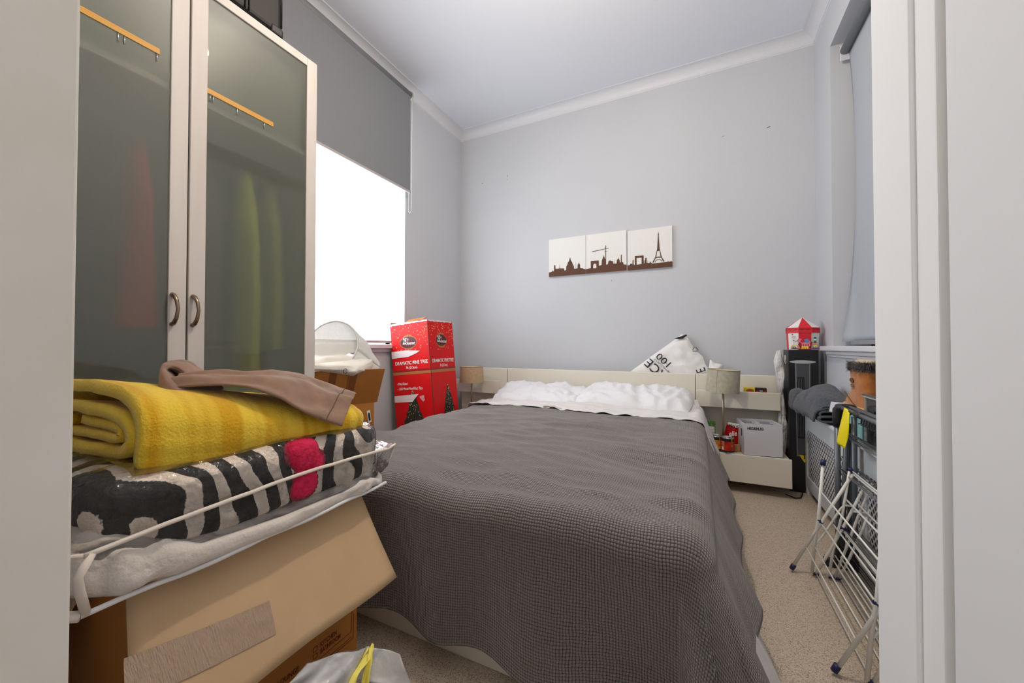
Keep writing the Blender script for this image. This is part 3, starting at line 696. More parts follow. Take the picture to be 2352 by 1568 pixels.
def onbag(px, py, yy=3.331): return at(px, py, Y=yy)
XB, YB = -XD, -YD    # letters turned about, reading up to the left
text('lettering', 'RCE', onbag(1534, 860), XD, YD, .076, INKB, t, w=.18, lift=0)
text('lettering', 'EMOVALS GROUP', onbag(1542, 857), XD, YD, .0135, INKB, t, w=.17, lift=0)
text('lettering', '100', onbag(1546, 837), XD, YD, .055, INKB, t, w=.118, bold=.0, lift=0)
text('lettering', 'YEARS UP', onbag(1534, 835, 3.33), XD, YD, .010, INKB, t, w=.075, lift=0)
obj('black_logo', plate([(-.06, -.008), (.0, .012), (.06, .035), (.066, .02), (.03, -.008), (-.01, -.018)], onbag(1562, 774), (1, 0, 0), (0, 0, 1), .001), INKB, t).scale = (.75, 1, .75)
tri = [(0, 0), (.052, .0), (.022, .04)]
c_ = onbag(1589, 806)
for k in range(3):
    a, b = tri[k], tri[(k+1) % 3]
    obj('recycling_mark', tube([c_+Vector((a[0]*.86+b[0]*.14, -.002, a[1]*.86+b[1]*.14)), c_+Vector((a[0]*.2+b[0]*.8, -.002, a[1]*.2+b[1]*.8))], .0026, 5), INKB, t)
text('lettering', 'E', onbag(1622, 852), Vector((-.35, 0, .9)), Vector((-.9, 0, -.35)), .07, INKB, t, lift=0).location.y -= .004
t = thing('carrier_bag', 'crumpled white carrier bag hanging beside the right headboard panel', 'bag', (.53, 3.24, .2))
out = [(.50, .15), (.548, .22), (.572, .35), (.552, .44), (.56, .5), (.545, .62), (.532, .76), (.548, .86), (.527, .945), (.503, .94), (.485, .87), (.50, .74), (.51, .6), (.505, .4)]
obj('bag_body', puff(out, (-.018, 3.235, 0), (1, 0, 0), (0, 0, 1), .06, 8, .8, 12, 4), mat('white_carrier_film', srgb(216, 216, 216), .3, bump=.6, bscale=26, bdist=.02), t, smooth=True)
for k in range(7):
    z = .83+.012*(k % 3)+.003*k; x = .505+.005*k
    obj('black_print', tube([(x, 3.194, z), (x+.004, 3.19, z+.012)], .0012, 5), INKB, t)

# ---- tall fan box and circus box in the corner
fx0, fx1, fy0, fy1, fz = .540, .703, 3.15, 3.33, .948
BBOX = mat('black_glossy_carton', srgb(34, 34, 37), .35, var=srgb(20, 20, 22), vscale=3)
t = thing('fan_box', 'tall black tower fan carton standing in the right corner', 'box', ((fx0+fx1)/2, 3.24, 0))
obj('carton', box(fx0, fx1, fy0, fy1, 0, fz), BBOX, t, bevel=.003)
SILV = mat('silver_grey_print', srgb(128, 130, 136), .4, var=srgb(104, 106, 112), vscale=6); DKP = mat('dark_print', srgb(14, 14, 16), .5)
pf = lambda pts, m, nm, dy=.0: obj(nm, plate(pts, (fx0, fy0-.0012-dy, 0), (1, 0, 0), (0, 0, 1), .0008), m, t)
fcx = (fx1-fx0)/2-.005
pf([(fcx+p[0], p[1]) for p in ngon(28, 1, 0, .868, .072, .0105)], mat('pale_silver_print', srgb(176, 180, 186), .4), 'fan_base_picture', .001)
pf([(fcx-.042, .86), (fcx-.036, .24), (fcx+.036, .24), (fcx+.042, .86)], SILV, 'fan_body_picture')
pf([(fcx-.034, .855), (fcx-.03, .25), (fcx+.03, .25), (fcx+.034, .855)], mat('graphite_print', srgb(74, 76, 82), .4), 'fan_front_picture', .001)
pf([(fcx-.03, .765), (fcx-.03, .36), (fcx+.008, .36), (fcx+.008, .765)], DKP, 'fan_grille_picture', .002)
for k in range(4): pf([(fcx-.026+k*.009, .76), (fcx-.026+k*.009, .37), (fcx-.0245+k*.009, .37), (fcx-.0245+k*.009, .76)], SILV, 'grille_bar_picture', .003)
text('lettering', 'TX-TF20CH', (fx1-.014, fy0, fz-.012), (-1, 0, 0), (0, 0, -1), .0135, mat('orange_print', srgb(220, 140, 40), .5), t, w=.072, bold=.02, lift=-.002)
obj('label_sticker', box(fx0-.001, fx0, 3.24, 3.28, .85, .91), WHITEP, t)
obj('warning_triangle', plate([(-.036, .06), (.036, .06), (0, 0)], (fx0+.082, fy0-.0013, .20), (1, 0, 0), (0, 0, 1), .0008), mat('yellow_warning', srgb(222, 190, 30), .5), t)
text('lettering', 'i', (fx0+.078, fy0-.003, .227), (1, 0, 0), (0, 0, 1), .034, INKB, t, bold=.04)
obj('warning_strip', box(fx0+.045, fx0+.11, fy0-.0015, fy0, .27, .288), SILV, t)
t = thing('circus_box', 'red and white circus tent puzzle box on the tall black carton', 'box', (.634, 3.235, fz+.001))
cx, cy, R8, z0, z1, z2 = .634, 3.235, .094, fz+.001, fz+.142, fz+.222
a0 = PI/8
CW = mat('circus_white', srgb(232, 230, 228), .5); CR = mat('circus_red', srgb(214, 34, 52), .5); CDR = mat('circus_dark_red', srgb(168, 24, 28), .5)
P8 = lambda r, z: [Vector((cx+r*math.cos(a0+PI/4*k), cy+r*math.sin(a0+PI/4*k)*.84, z)) for k in range(8)]
b8, e8 = P8(R8*.94, z0), P8(R8, z1)
for k in range(8):
    j = (k+1) % 8
    obj('side_panel', ([b8[k], b8[j], e8[j], e8[k], Vector((cx, cy, z0)), Vector((cx, cy, z1))], [(0, 1, 2, 3), (0, 4, 1), (3, 2, 5)]), CR if k % 2 else CW, t)
s8, s8b = P8(R8*1.03, z1+.008), P8(R8*1.035, z1-.028)
for k in range(8):
    j = (k+1) % 8; obj('roof_panel', ([s8[k], s8[j], Vector((cx, cy, z2))], [(0, 1, 2)]), CR if k % 2 else CW, t)
    obj('valance', ([s8b[k], s8b[j], s8[j], s8[k]], [(0, 1, 2, 3)]), CR, t)
    for q in range(2):
        pa = s8b[k].lerp(s8b[j], .05+.47*q); pb = s8b[k].lerp(s8b[j], .47+.47*q); up = Vector((0, 0, 1))
        n_ = (pb-pa).cross(up).normalized()*.0008; c0 = pa.lerp(pb, .5)+up*.03; hw = (pb-pa)*.5
        obj('scallop', ([c0+hw*math.cos(PI+PI*i/8)+up*.012*math.sin(PI+PI*i/8)+n_ for i in range(9)], [tuple(range(9))]), CDR, t)
# printed circus figures on the two front faces (their own plane, facing the room)
fn = Vector((0, -1, 0)); Yc = cy-R8*.84*.93-.004
def dec(pts, m, nm, l=0.): obj(nm, plate(pts, (cx, Yc-l, z0), (1, 0, 0), (0, 0, 1), .0006), m, t)
dec([(-.082+.164*i/10, .004+.0*i) for i in (0, 10)]+[(.07, .014), (-.07, .014)], mat('violet_print', srgb(140, 66, 110), .5), 'ground_print')
PKE = mat('elephant_pink', srgb(226, 130, 160), .5); YEL = mat('drum_yellow', srgb(244, 222, 80), .5); ORG = mat('drum_orange', srgb(236, 110, 80), .5); BLU = mat('drum_blue', srgb(70, 120, 180), .5); SKG = mat('ringmaster_green', srgb(20, 100, 80), .5)
dec([(-.045, .02), (.03, .02), (.04, .05), (.0, .075), (-.03, .06)], CDR, 'curtain_print', .0005)
dec(ngon(18, 1, .0, .052, .028, .017), PKE, 'elephant_body', .001)
dec(ngon(14, .013, -.03, .062), PKE, 'elephant_head', .0012)
dec([(-.04, .058), (-.06, .048), (-.062, .052), (-.04, .066)], PKE, 'elephant_trunk', .0012)
dec(ngon(12, .012, -.015, .058), CR, 'elephant_ear', .002)
dec(ngon(12, .014, .008, .06), mat('saddle_blue', srgb(100, 140, 180), .5), 'elephant_saddle', .002)
for x in (-.02, -.008, .006, .018): dec([(x, .022), (x+.007, .022), (x+.007, .045), (x, .045)], PKE, 'elephant_leg', .0014)
dec([(-.026, .004), (.022, .004), (.016, .024), (-.02, .024)], YEL, 'drum', .0022)
for k in range(4): dec([(-.025+k*.012, .004), (-.015+k*.012, .004), (-.02+k*.012, .02)], ORG, 'drum_stripe', .003)
for x in (-.064, .052):
    dec([(x-.014, .012), (x+.014, .012), (x+.01, .03), (x-.01, .03)], YEL, 'drum', .0022)
    for k in range(3): dec([(x-.013+k*.009, .012), (x-.005+k*.009, .012), (x-.009+k*.009, .026)], BLU, 'drum_stripe', .003)
dec([(-.07, .03), (-.058, .03), (-.06, .05), (-.068, .05)], CW, 'clown_body', .002); dec(ngon(10, .007, -.064, .056), CW, 'clown_head', .0022); dec([(-.071, .06), (-.057, .06), (-.064, .068)], SKG, 'clown_cap', .003)
dec([(.046, .03), (.058, .03), (.058, .045), (.046, .045)], ORG, 'ringmaster_trousers', .002); dec([(.043, .045), (.061, .045), (.058, .062), (.046, .062)], SKG, 'ringmaster_coat', .0024)
dec(ngon(10, .006, .052, .067), CW, 'ringmaster_head', .003); dec([(.044, .072), (.06, .072), (.058, .084), (.046, .084)], SKG, 'top_hat', .0032)
dec([(-.044, .008), (-.028, .008), (-.038, .032)], mat('cat_orange', srgb(240, 150, 90), .5), 'cat_print', .0034)
dec([(-.074, .098), (-.066, .098), (-.066, .106), (-.074, .106)], CR, 'logo_square', .001)
for k in range(5): dec([(-.074, .076+k*.004), (-.052, .076+k*.004), (-.052, .0775+k*.004), (-.074, .0775+k*.004)], mat('grey_print', srgb(130, 130, 130), .6), 'text_line', .001)

# power cable on the floor behind the drawer
pts = [at(x, y, Z=.006) for x, y in ((1812, 1100), (1822, 1108), (1830, 1118), (1838, 1126), (1845, 1131))]
tag(obj('power_cable', tube([(.50, 3.05, .006), (.545, 3.0, .006), (.575, 3.02, .006), (.60, 3.1, .006), (.61, 3.16, .006), (.59, 3.25, .006), (.60, 3.36, .006)], .0035, 6), BLACK, smooth=True), 'thin black cable on the carpet beside the bedside drawer', 'cable')

# ================================================================== RADIATOR COVER
t = thing('radiator_cover', 'low white radiator cover with lattice grille under the right window', 'radiator cover', (.69, 2.2, 0))
cx0, cx1, cy0, cy1, cz = .627, XR-.002, .85, 3.17, .553
PALEB = mat('pale_grey_blue_paint', srgb(204, 208, 212), .45)
obj('top_board', box(cx0-.012, cx1, cy0, cy1+.01, cz-.022, cz), TRIM, t, bevel=.006, seg=3)
obj('top_rail', box(cx0, cx0+.018, cy0, cy1-.06, .43, cz-.026), PALEB, t, bevel=.002)
obj('bottom_rail', box(cx0, cx0+.018, cy0, cy1-.06, .05, .125), PALEB, t, bevel=.002)
obj('end_post', box(cx0, cx0+.03, cy1-.06, cy1, 0, cz-.022), PALEB, t, bevel=.003)
obj('end_panel', box(cx0+.03, cx1, cy1-.016, cy1, 0, cz-.022), PALEB, t, bevel=.002)
for y in (2.145, 1.1): obj('middle_post', box(cx0-.001, cx0+.02, y-.03, y+.03, .0, cz-.026), PALEB, t, bevel=.002)
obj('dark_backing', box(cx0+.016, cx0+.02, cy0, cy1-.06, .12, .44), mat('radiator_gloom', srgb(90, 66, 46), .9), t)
def lattice(ya, yb, za, zb, x, p, wd):
    V, Fc = [], []
    for s in (1, -1):
        k0 = int((ya-(zb-za))/p)-2; k1 = int((yb+(zb-za))/p)+2
        for k in range(k0, k1):
            c = k*p; A = (c, za) if s == 1 else (c, zb); B = (c+(zb-za), zb) if s == 1 else (c+(zb-za), za)
            ta, tb = 0., 1.
            if A[0] < ya: ta = (ya-A[0])/(B[0]-A[0])
            if B[0] > yb: tb = (yb-A[0])/(B[0]-A[0])
            if ta >= tb: continue
            P = [(A[0]+(B[0]-A[0])*q, A[1]+(B[1]-A[1])*q) for q in (ta, tb)]
            dn = Vector((-(B[1]-A[1]), B[0]-A[0])).normalized()*wd/2
            n = len(V); xx = x+(.0012 if s == 1 else 0)
            V += [(xx, P[0][0]+dn.x, P[0][1]+dn.y), (xx, P[0][0]-dn.x, P[0][1]-dn.y), (xx, P[1][0]-dn.x, P[1][1]-dn.y), (xx, P[1][0]+dn.x, P[1][1]+dn.y)]
            Fc.append((n, n+1, n+2, n+3) if s == 1 else (n, n+3, n+2, n+1))
    return V, Fc
for ya, yb in ((2.175, cy1-.06), (1.13, 2.115)):
    lg = obj('lattice_grille', lattice(ya, yb, .125, .43, cx0+.006, .036, .0092), TRIM, t); lg['kind'] = 'stuff'

# ---- towel pile on the cover
t = thing('towel', 'folded charcoal towel heaped on the radiator cover', 'towel', (.655, 2.8, cz+.001))
def tw(seed, amp):
    def fn(p, n):
        k = amp*(nz(p, 9, seed)+.5*nz(p, 24, seed+1)); return p+n*k+Vector((0, 0, 0))
    return fn
def sheetroll(path, y0, y1, th, seed, amp=.006, droop=None, ny=26, zb=None, tap=0):
    """folded cloth: a thick band following path (x,z) swept along y"""
    P = [Vector((p[0], 0, p[1])) for p in path]
    # resample smooth
    Q = []
    for i in range(len(P)-1):
        a = P[max(i-1, 0)]; b = P[i]; c = P[i+1]; d = P[min(i+2, len(P)-1)]
        for k in range(5):
            s = k/5; Q.append(.5*((2*b)+(c-a)*s+(2*a-5*b+4*c-d)*s*s+(3*b-a-3*c+d)*s**3))
    Q.append(P[-1]); V = []; n = len(Q); UV = []
    L = 0
    for i, q in enumerate(Q):
        tg = (Q[min(i+1, n-1)]-Q[max(i-1, 0)]).normalized(); nr = Vector((-tg.z, 0, tg.x))
        if i: L += (Q[i]-Q[i-1]).length
        for j in range(ny+1):
            v = j/ny; e = (1-abs(2*v-1)**10)**.5 if abs(2*v-1) < 1 else 0
            y = y0+(y1-y0)*v
            h = amp*nz((q.x*6, y*6, q.z*6), 1, seed)+amp*.5*nz((q.x*20, y*14, q.z*20), 1, seed)
            p = q+nr*h; zz = p.z+(droop(v) if droop else 0)*max(0, (p.z-.0))
            if zb is not None: p.z = zb+(p.z-zb)*(1-tap*v**1.6)
            V.append(Vector((p.x, y+.012*nz((q.x*8, v, q.z*8), 1, seed+3), p.z+(droop(v) if droop else 0)))); UV.append((L, y))
    F = [(i*(ny+1)+j, i*(ny+1)+j+1, (i+1)*(ny+1)+j+1, (i+1)*(ny+1)+j) for i in range(n-1) for j in range(ny)]
    return (V, F), UV
def dome(u, v):
    y = 2.58+.56*v; a = PI*u; x = .652+.092*(-math.cos(a))*(1.0 if math.cos(a) < 0 else 1.08)
    hh = .17*(math.sin(PI*min(1, .12+v*.95))**.55)*(.72+.28*math.sin(PI*(v*.9+.1)))
    z = cz+.012+hh*max(0, math.sin(a))**.62
    p = Vector((x, y, z)); q = .012*nz(p, 13, 2)+.022*abs(nz((x*7+y*9, y*6-z*8, 0), 1))-.012*abs(nz((x*16+y*20, y*16-z*14, 3), 1))
    return (x-.03*(1 if u < .3 else 0)*math.sin(v*PI)**2*(v), y, z+q+.006*math.sin(9*(y+z)*3))
obj('towel_top', grid(dome, 40, 50), TOWEL, t, smooth=True, solid=.01)
for k, (za, xa) in enumerate(((.03, .585), (.055, .592), (.085, .60))):
    (g_, u_) = sheetroll([(.735, za+cz+.012), (.66, za+cz+.016), (xa, za+cz+.01), (xa-.012, za+cz-.004+.0), (xa+.004, za+cz-.013), (.66, za+cz-.012), (.735, za+cz-.012)], 2.56+.01*k, 3.05, .01, k, .003)
    obj('towel_fold', g_, TOWEL, t, smooth=True, solid=.009)
obj('towel_tail', superell((.575, 3.07, cz+.075), (.045, .06, .07), .7, .7, 30, 18, tw(4, .012)), TOWEL, t, smooth=True)
tl = at(1912, 925, X=.60)
obj('care_label', plate([(0, 0), (.10, -.005), (.125, .03), (.09, .058), (-.01, .05)], (.6, 2.50, .636), (.25, -.95, 0), (.25, 0, 1), .001), mat('white_label', srgb(206, 208, 214), .7), t)

# ---- teal storage box, boot on it, clear tub
t = thing('storage_box', 'pale teal lidded storage box on the radiator cover behind the airer', 'box', (.69, 2.35, cz+.001))
tb = (.637, XR-.006, 2.19, 2.545)
obj('box_body', box(tb[0]+.003, tb[1]-.003, tb[2]+.004, tb[3]-.004, cz+.001, cz+.095), TEAL, t, bevel=.002)
obj('box_lid', box(*tb, cz+.088, cz+.122), TEAL, t, bevel=.002)
TZ = cz+.1235
t = thing('boot', 'tan suede winter boot with grey fur cuff on the storage box', 'boot', (.69, 2.33, TZ))
def boot_part():
    prof = [(2.505, 0, .004), (2.52, .018, .02), (2.49, .05, .034), (2.435, .065, .040), (2.40, .10, .042), (2.40, .15, .044), (2.405, .2, .046)]
    V, Fc = [], []; n = 24
    # rings from sole to cuff
    rings = [(0.0, 2.205, 2.52, .036), (.012, 2.20, 2.525, .040), (.03, 2.20, 2.515, .041), (.05, 2.205, 2.485, .040), (.068, 2.21, 2.44, .040), (.085, 2.21, 2.415, .042), (.11, 2.205, 2.408, .044), (.15, 2.198, 2.41, .046), (.19, 2.19, 2.418, .047)]
    for z, ya, yb, hw in rings:
        for k in range(n):
            a = 2*PI*k/n; e = .8
            V.append((.69+hw*math.copysign(abs(math.cos(a))**e, math.cos(a)), (ya+yb)/2+(yb-ya)/2*math.copysign(abs(math.sin(a))**e, math.sin(a))+.003*nz((k*.7, z*30, 0), 1), TZ+z))
    m = len(rings)
    for i in range(m-1):
        for k in range(n): Fc.append((i*n+k, i*n+(k+1) % n, (i+1)*n+(k+1) % n, (i+1)*n+k))
    Fc.append(tuple(reversed(range(n)))); return V, Fc
obj('boot_upper', boot_part(), BOOT, t, smooth=True, subsurf=1)
obj('boot_sole', superell((.69, 2.362, TZ+.008), (.044, .166, .009), .5, .6, 30, 8), SOLE, t, smooth=True)
def fur():
    V, Fc = [], []; rnd = random.Random(5)
    for k in range(2200):
        a = rnd.random()*2*PI; z = TZ+.178+rnd.random()*.04; hw, hl = .05, .118
        p = Vector((.69+hw*math.copysign(abs(math.cos(a))**.8, math.cos(a)), 2.304+hl*math.copysign(abs(math.sin(a))**.8, math.sin(a)), z))
        d = Vector((math.cos(a)*.016, math.sin(a)*.02, (rnd.random()-.45)*.034)); s = Vector((-math.sin(a), math.cos(a), 0))*.0016
        n = len(V); V += [p-s-d*.3, p+s-d*.3, p+d]; Fc.append((n, n+1, n+2))
    return V, Fc
cuff = []
obj('fur_cuff', superell((.69, 2.304, TZ+.198), (.052, .12, .024), .8, .8, 36, 12, lambda p, n: p+n*.005*nz(p, 90)), FURM, t, smooth=True)
fo = obj('fur_strands', fur(), FURM, t); fo['kind'] = 'stuff'
obj('boot_lining', superell((.69, 2.30, TZ+.222), (.03, .07, .012), .6, .6, 20, 8), mat('cream_lining', srgb(196, 180, 158), .9), t, smooth=True)
obj('stamped_mark', plate(ngon(10, 1, 0, 0, .026, .011), (.642, 2.325, TZ+.135), (0, -1, 0), (0, 0, 1), .001), mat('brown_stamp', srgb(110, 62, 30), .8), t)
for k in range(2): obj('stamped_line', box(.6425, .6435, 2.30, 2.345, TZ+.112-k*.008, TZ+.116-k*.008), mat('brown_stamp', srgb(110, 62, 30), .8), t)
obj('boot_seam', tube([(.647, 2.44, TZ+.07), (.646, 2.40, TZ+.055), (.646, 2.34, TZ+.03), (.646, 2.28, TZ+.015)], .0015, 5), mat('dark_thread', srgb(90, 56, 30), .8), t)
t = thing('clear_tub', 'clear plastic tub on the radiator cover nearest the door lining', 'container', (.69, 2.03, cz+.001))
qx0, qx1, qy0, qy1, qz = .628, XR-.008, 1.86, 2.135, cz+.215
obj('tub_wall', join(box(qx0, qx0+.002, qy0, qy1, cz+.002, qz), box(qx1-.002, qx1, qy0, qy1, cz+.002, qz), box(qx0, qx1, qy0, qy0+.002, cz+.002, qz), box(qx0, qx1, qy1-.002, qy1, cz+.002, qz), box(qx0, qx1, qy0, qy1, cz+.001, cz+.003)), CLEARBOX, t)
obj('tub_lid', join(box(qx0-.005, qx1+.003, qy0-.005, qy1+.005, qz, qz+.004), box(qx0-.005, qx0-.002, qy0-.005, qy1+.005, qz-.014, qz)), CLEARBOX, t, bevel=.001)
obj('tub_rim', tube([(qx0-.003, qy0, qz-.01), (qx0-.003, qy1+.003, qz-.01), (qx1, qy1+.003, qz-.01)], .0025, 6), mat('frosted_rim', srgb(216, 218, 220), .3), t)

# ================================================================== GREY TOWER AIRER (folded, behind the white one)
t = thing('tower_airer', 'folded grey steel tower clothes airer with black joints and yellow tag', 'clothes airer', (.56, 1.8, 0))
TY = 2.16
pole = lambda pts, r=.011, m=GREYPOLE, nm='pole': obj(nm, tube(pts, r, 12), m, t, smooth=True)
pole([(.545, TY, .03), (.545, TY, .66)])
pole([(.585, TY+.01, .04), (.596, TY+.01, .63)]); pole([(.555, TY-.01, .10), (.578, TY-.005, .665)], .009); pole([(.596, TY-.02, .05), (.598, TY-.02, .665)], .010)
for y in (1.45,): pole([(.545, y, .03), (.545, y, .66)]); pole([(.585, y, .04), (.596, y, .63)])
pole([(.553, TY-.03, .703), (.553, 1.43, .703)], .0085, nm='top_rail'); pole([(.582, TY-.03, .705), (.582, 1.43, .705)], .0085, nm='top_rail'); pole([(.603, TY-.03, .70), (.603, 1.43, .70)], .008, nm='top_rail')
def joint(y):
    return join(tube([(.545, y, .615), (.545, y, .66), (.547, y-.004, .69), (.552, y-.018, .704), (.554, y-.05, .704)], [.014, .0175, .019, .016, .012], 12), tube([(.565, y, .67), (.60, y, .69)], .014, 10), superell((.572, y-.006, .70), (.036, .022, .018), .6, .6, 20, 12))
obj('corner_joint', joint(TY), DGREY, t, smooth=True)
obj('corner_joint', joint(1.45), DGREY, t, smooth=True)
obj('knob', tube([(.625, 1.98, .70), (.625, 1.98, .728)], .011, 12), BLACK, t, smooth=True)
obj('rail_clamp', tube([(.553, 1.955, .703), (.553, 1.905, .703)], .0125, 12), DGREY, t, smooth=True)
for k in range(10): obj('hanger_notch', tube([(.553+.006, 1.915-k*.024, .699), (.553+.002, 1.915-k*.024, .672), (.553-.006, 1.912-k*.024, .672)], .0028, 6), DGREY, t)
for z, n in ((.592, 6), (.435, 8), (.20, 6), (.06, 6)):
    for k in range(n): obj('wire', tube([(.545+.010*k, TY+.006, z-.002*(k % 3)), (.548+.010*k, 1.43, z-.004*(k % 2))], .0021, 6), CHROME if k % 2 else GREYPOLE, t, smooth=True)
yt = mat
obj('yellow_tag', grid(lambda u, v: (.540-.012*math.sin(v*PI*.5)+.004*math.sin(u*5+v*4), 2.045-.075*u+.04*v+.02*(u-.5)*math.sin(v*PI)*-1.6, .714-.155*v-.01*u), 8, 16), YELTAG, t, smooth=True, solid=.0012)
for y in (TY, 1.45):
    obj('foot', join(obox((.49, y-.02, .0), (.122, 0, 0), (0, .03, 0), (0, 0, .035)), box(.53, .612, y-.016, y+.012, .03, .09)), DGREY, t, bevel=.006)

# ================================================================== WHITE AIRER
t = thing('wire_airer', 'collapsed white wire clothes airer with navy end caps by the bed', 'clothes airer', (.45, 1.75, 0))
YA, YB_ = 2.025, 1.445
def A(px, py, y=YA): return at(px, py, Y=y)
def zc(p, m=.012): return Vector((p.x, p.y, max(p.z, m)))
Adir = {}
def leg(pts, r, name='leg', both=True, m=WHITEM):
    P = [zc(A(*p)) for p in pts]
    obj(name, tube(P, r, 10), m, t, smooth=True)
    if both: obj(name, tube([Vector((p.x+.004, YB_, p.z)) for p in P], r, 10), m, t, smooth=True)
def bar(px, py, r=.0028, y1=YB_, m=WHITEM, dx=0, dz=0, nm='drying_bar'):
    a = zc(A(px, py)); obj(nm, tube([a, Vector((a.x+dx, y1, max(.012, a.z+dz)))], r, 8), m, t, smooth=True)
leg([(1821, 1300), (1959, 1088)], .0062)
leg([(1890, 1072), (1880, 1190), (1873, 1230), (1865, 1322)], .0062)
leg([(1874, 1322), (1904, 1268), (1948, 1190), (1993, 1103)], .0055)
leg([(1905, 1338), (1912, 1270), (1935, 1180), (1951, 1082)], .005)
leg([(1866, 1320), (1872, 1250), (1890, 1230), (1931, 1168), (1940, 1160), (1958, 1162)], .0042)
leg([(1928, 1350), (1952, 1280), (1984, 1210), (1998, 1170)], .005)
leg([(1917, 1340), (1948, 1248), (1975, 1175), (2004, 1110)], .005)
def cap(p, q, r=.0095, L=.022):
    a = zc(A(*p)); b = zc(A(*q)); d = (b-a).normalized()
    for yy in (YA, YB_):
        s = Vector((a.x, yy, a.z)); e = s+Vector((d.x, 0, d.z))*L
        s2 = Vector((s.x, s.y, max(s.z, .0085)))
        obj('end_cap', tube([s2, s2+(e-s)], r, 10), NAVY, t, smooth=True)
cap((1818, 1306), (1826, 1293)); cap((1891, 1056), (1890, 1072)); cap((1951, 1074), (1959, 1086), .008, .02)
cap((1878, 1192), (1886, 1200), .0065, .022); cap((1930, 1210), (1944, 1216), .0065, .03); cap((1903, 1336), (1908, 1346), .0065, .02); cap((1919, 1344), (1926, 1352), .0065, .02); cap((1868, 1324), (1876, 1330), .0065, .018)
for a_ in ((1885, 1128, .003), (1887, 1203, .0032), (1852, 1256, .0028), (1872, 1256, .0026), (1959, 1088, .0036), (1958, 1082, .003), (1945, 1148, .0036), (1940, 1220, .0028), (1914, 1204, .003), (1939, 1222, .0034), (1907, 1275, .0026), (1918, 1275, .0026), (1931, 1280, .0026), (1934, 1284, .0024), (1971, 1158, .003), (1966, 1278, .0024), (1982, 1237, .0024), (1876, 1330, .003), (1912, 1345, .0028), (1931, 1357, .0028)):
    bar(*a_)
p = A(1995, 1190); obj('hook', tube([p, p+Vector((-.01, 0, .02)), p+Vector((-.03, 0, .018)), p+Vector((-.05, 0, .02))], .0055, 8), WHITEM, t, smooth=True)

# ================================================================== PICTURES
BR = mat('brown_skyline_ink', srgb(88, 56, 40), .7); CANV = mat('white_canvas', srgb(226, 226, 224), .8, bump=.3, bscale=400, bdist=.0004)
def picture(x0, z0, w, h, lb):
    t = thing('canvas_picture', lb, 'picture', (x0+w/2, D-.012, z0), 'skyline canvases on the back wall')
    obj('canvas', box(x0, x0+w, D-.022, D-.001, z0, z0+h), CANV, t, bevel=.0015)
    return t
def ink(t, x0, z0, pts, nm='skyline', l=0.): obj(nm, plate([(a, b) for a, b in pts], (x0, D-.0222-l, z0), (1, 0, 0), (0, 0, 1), .0006), BR, t)
S = .35
p1 = picture(-1.264, 1.621, .350, .350, 'white canvas with a low domed skyline, leftmost of the three')
ink(p1, -1.264, 1.621, [(0, 0), (.35, 0), (.35, .04), (.34, .045), (.33, .045), (.325, .055), (.31, .055), (.30, .062), (.30, .085), (.292, .10), (.288, .112), (.284, .10), (.276, .085), (.276, .06), (.262, .055), (.262, .115), (.2605, .115), (.259, .055), (.245, .055), (.24, .085), (.23, .10), (.226, .118), (.215, .13), (.209, .152), (.205, .165), (.201, .152), (.195, .13), (.184, .118), (.18, .10), (.17, .085), (.168, .055), (.155, .045), (.15, .055), (.148, .068), (.11, .072), (.106, .11), (.104, .072), (.07, .07), (.066, .075), (.064, .105), (.052, .105), (.05, .05), (.04, .05), (.037, .065), (.034, .05), (.02, .045), (.0, .042)])
p2 = picture(-.911, 1.621, .354, .350, 'white canvas with an arch and a crane, middle of the three')
b2 = [(0, 0), (.354, 0), (.354, .05), (.33, .055), (.325, .075), (.315, .075), (.314, .14), (.307, .14), (.306, .075), (.298, .075), (.296, .095), (.286, .11), (.284, .122), (.282, .11), (.272, .095), (.27, .068), (.255, .068), (.254, .11), (.252, .068), (.242, .07), (.24, .092), (.225, .094), (.215, .102), (.2, .094), (.195, .07), (.18, .065), (.178, .105), (.168, .125), (.162, .145), (.160, .155), (.158, .145), (.15, .125), (.142, .105), (.14, .068), (.118, .062), (.116, .06)]
ink(p2, -.911, 1.621, b2+[(.116, .045), (.044, .045), (.044, .05), (.0, .04)])
ink(p2, -.911, 1.621, [(.044, .045), (.066, .045), (.066, .07), (.07, .08), (.08, .086), (.09, .08), (.094, .07), (.094, .045), (.116, .045), (.116, .11), (.044, .112)], 'arch', .0004)
ink(p2, -.911, 1.621, [(.174, .06), (.180, .06), (.180, .235), (.174, .235)], 'crane_mast', .0006); ink(p2, -.911, 1.621, [(.056, .196), (.056, .190), (.205, .208), (.205, .212)], 'crane_jib', .0008); ink(p2, -.911, 1.621, [(.166, .181), (.192, .181), (.192, .184), (.166, .184)], 'crane_bar', .0008)
p3 = picture(-.549, 1.619, .355, .340, 'white canvas with a tall lattice tower skyline, rightmost of the three')
ink(p3, -.549, 1.619, [(0, 0), (.355, 0), (.355, .045), (.345, .045), (.345, .055), (.34, .045), (.325, .045), (.322, .055), (.318, .045), (.2, .042), (.19, .05), (.185, .062), (.178, .05), (.165, .05), (.164, .075), (.162, .05), (.155, .055), (.155, .095), (.145, .095), (.143, .075), (.138, .075), (.137, .05), (.06, .042), (.05, .05), (.05, .09), (.042, .085), (.04, .05), (.03, .06), (.022, .055), (.018, .045), (0, .045)])
ink(p3, -.549, 1.619, [(.06, .042), (.075, .042), (.075, .1), (.115, .1), (.115, .042), (.132, .042), (.132, .118), (.06, .118)], 'square_arch', .0003)
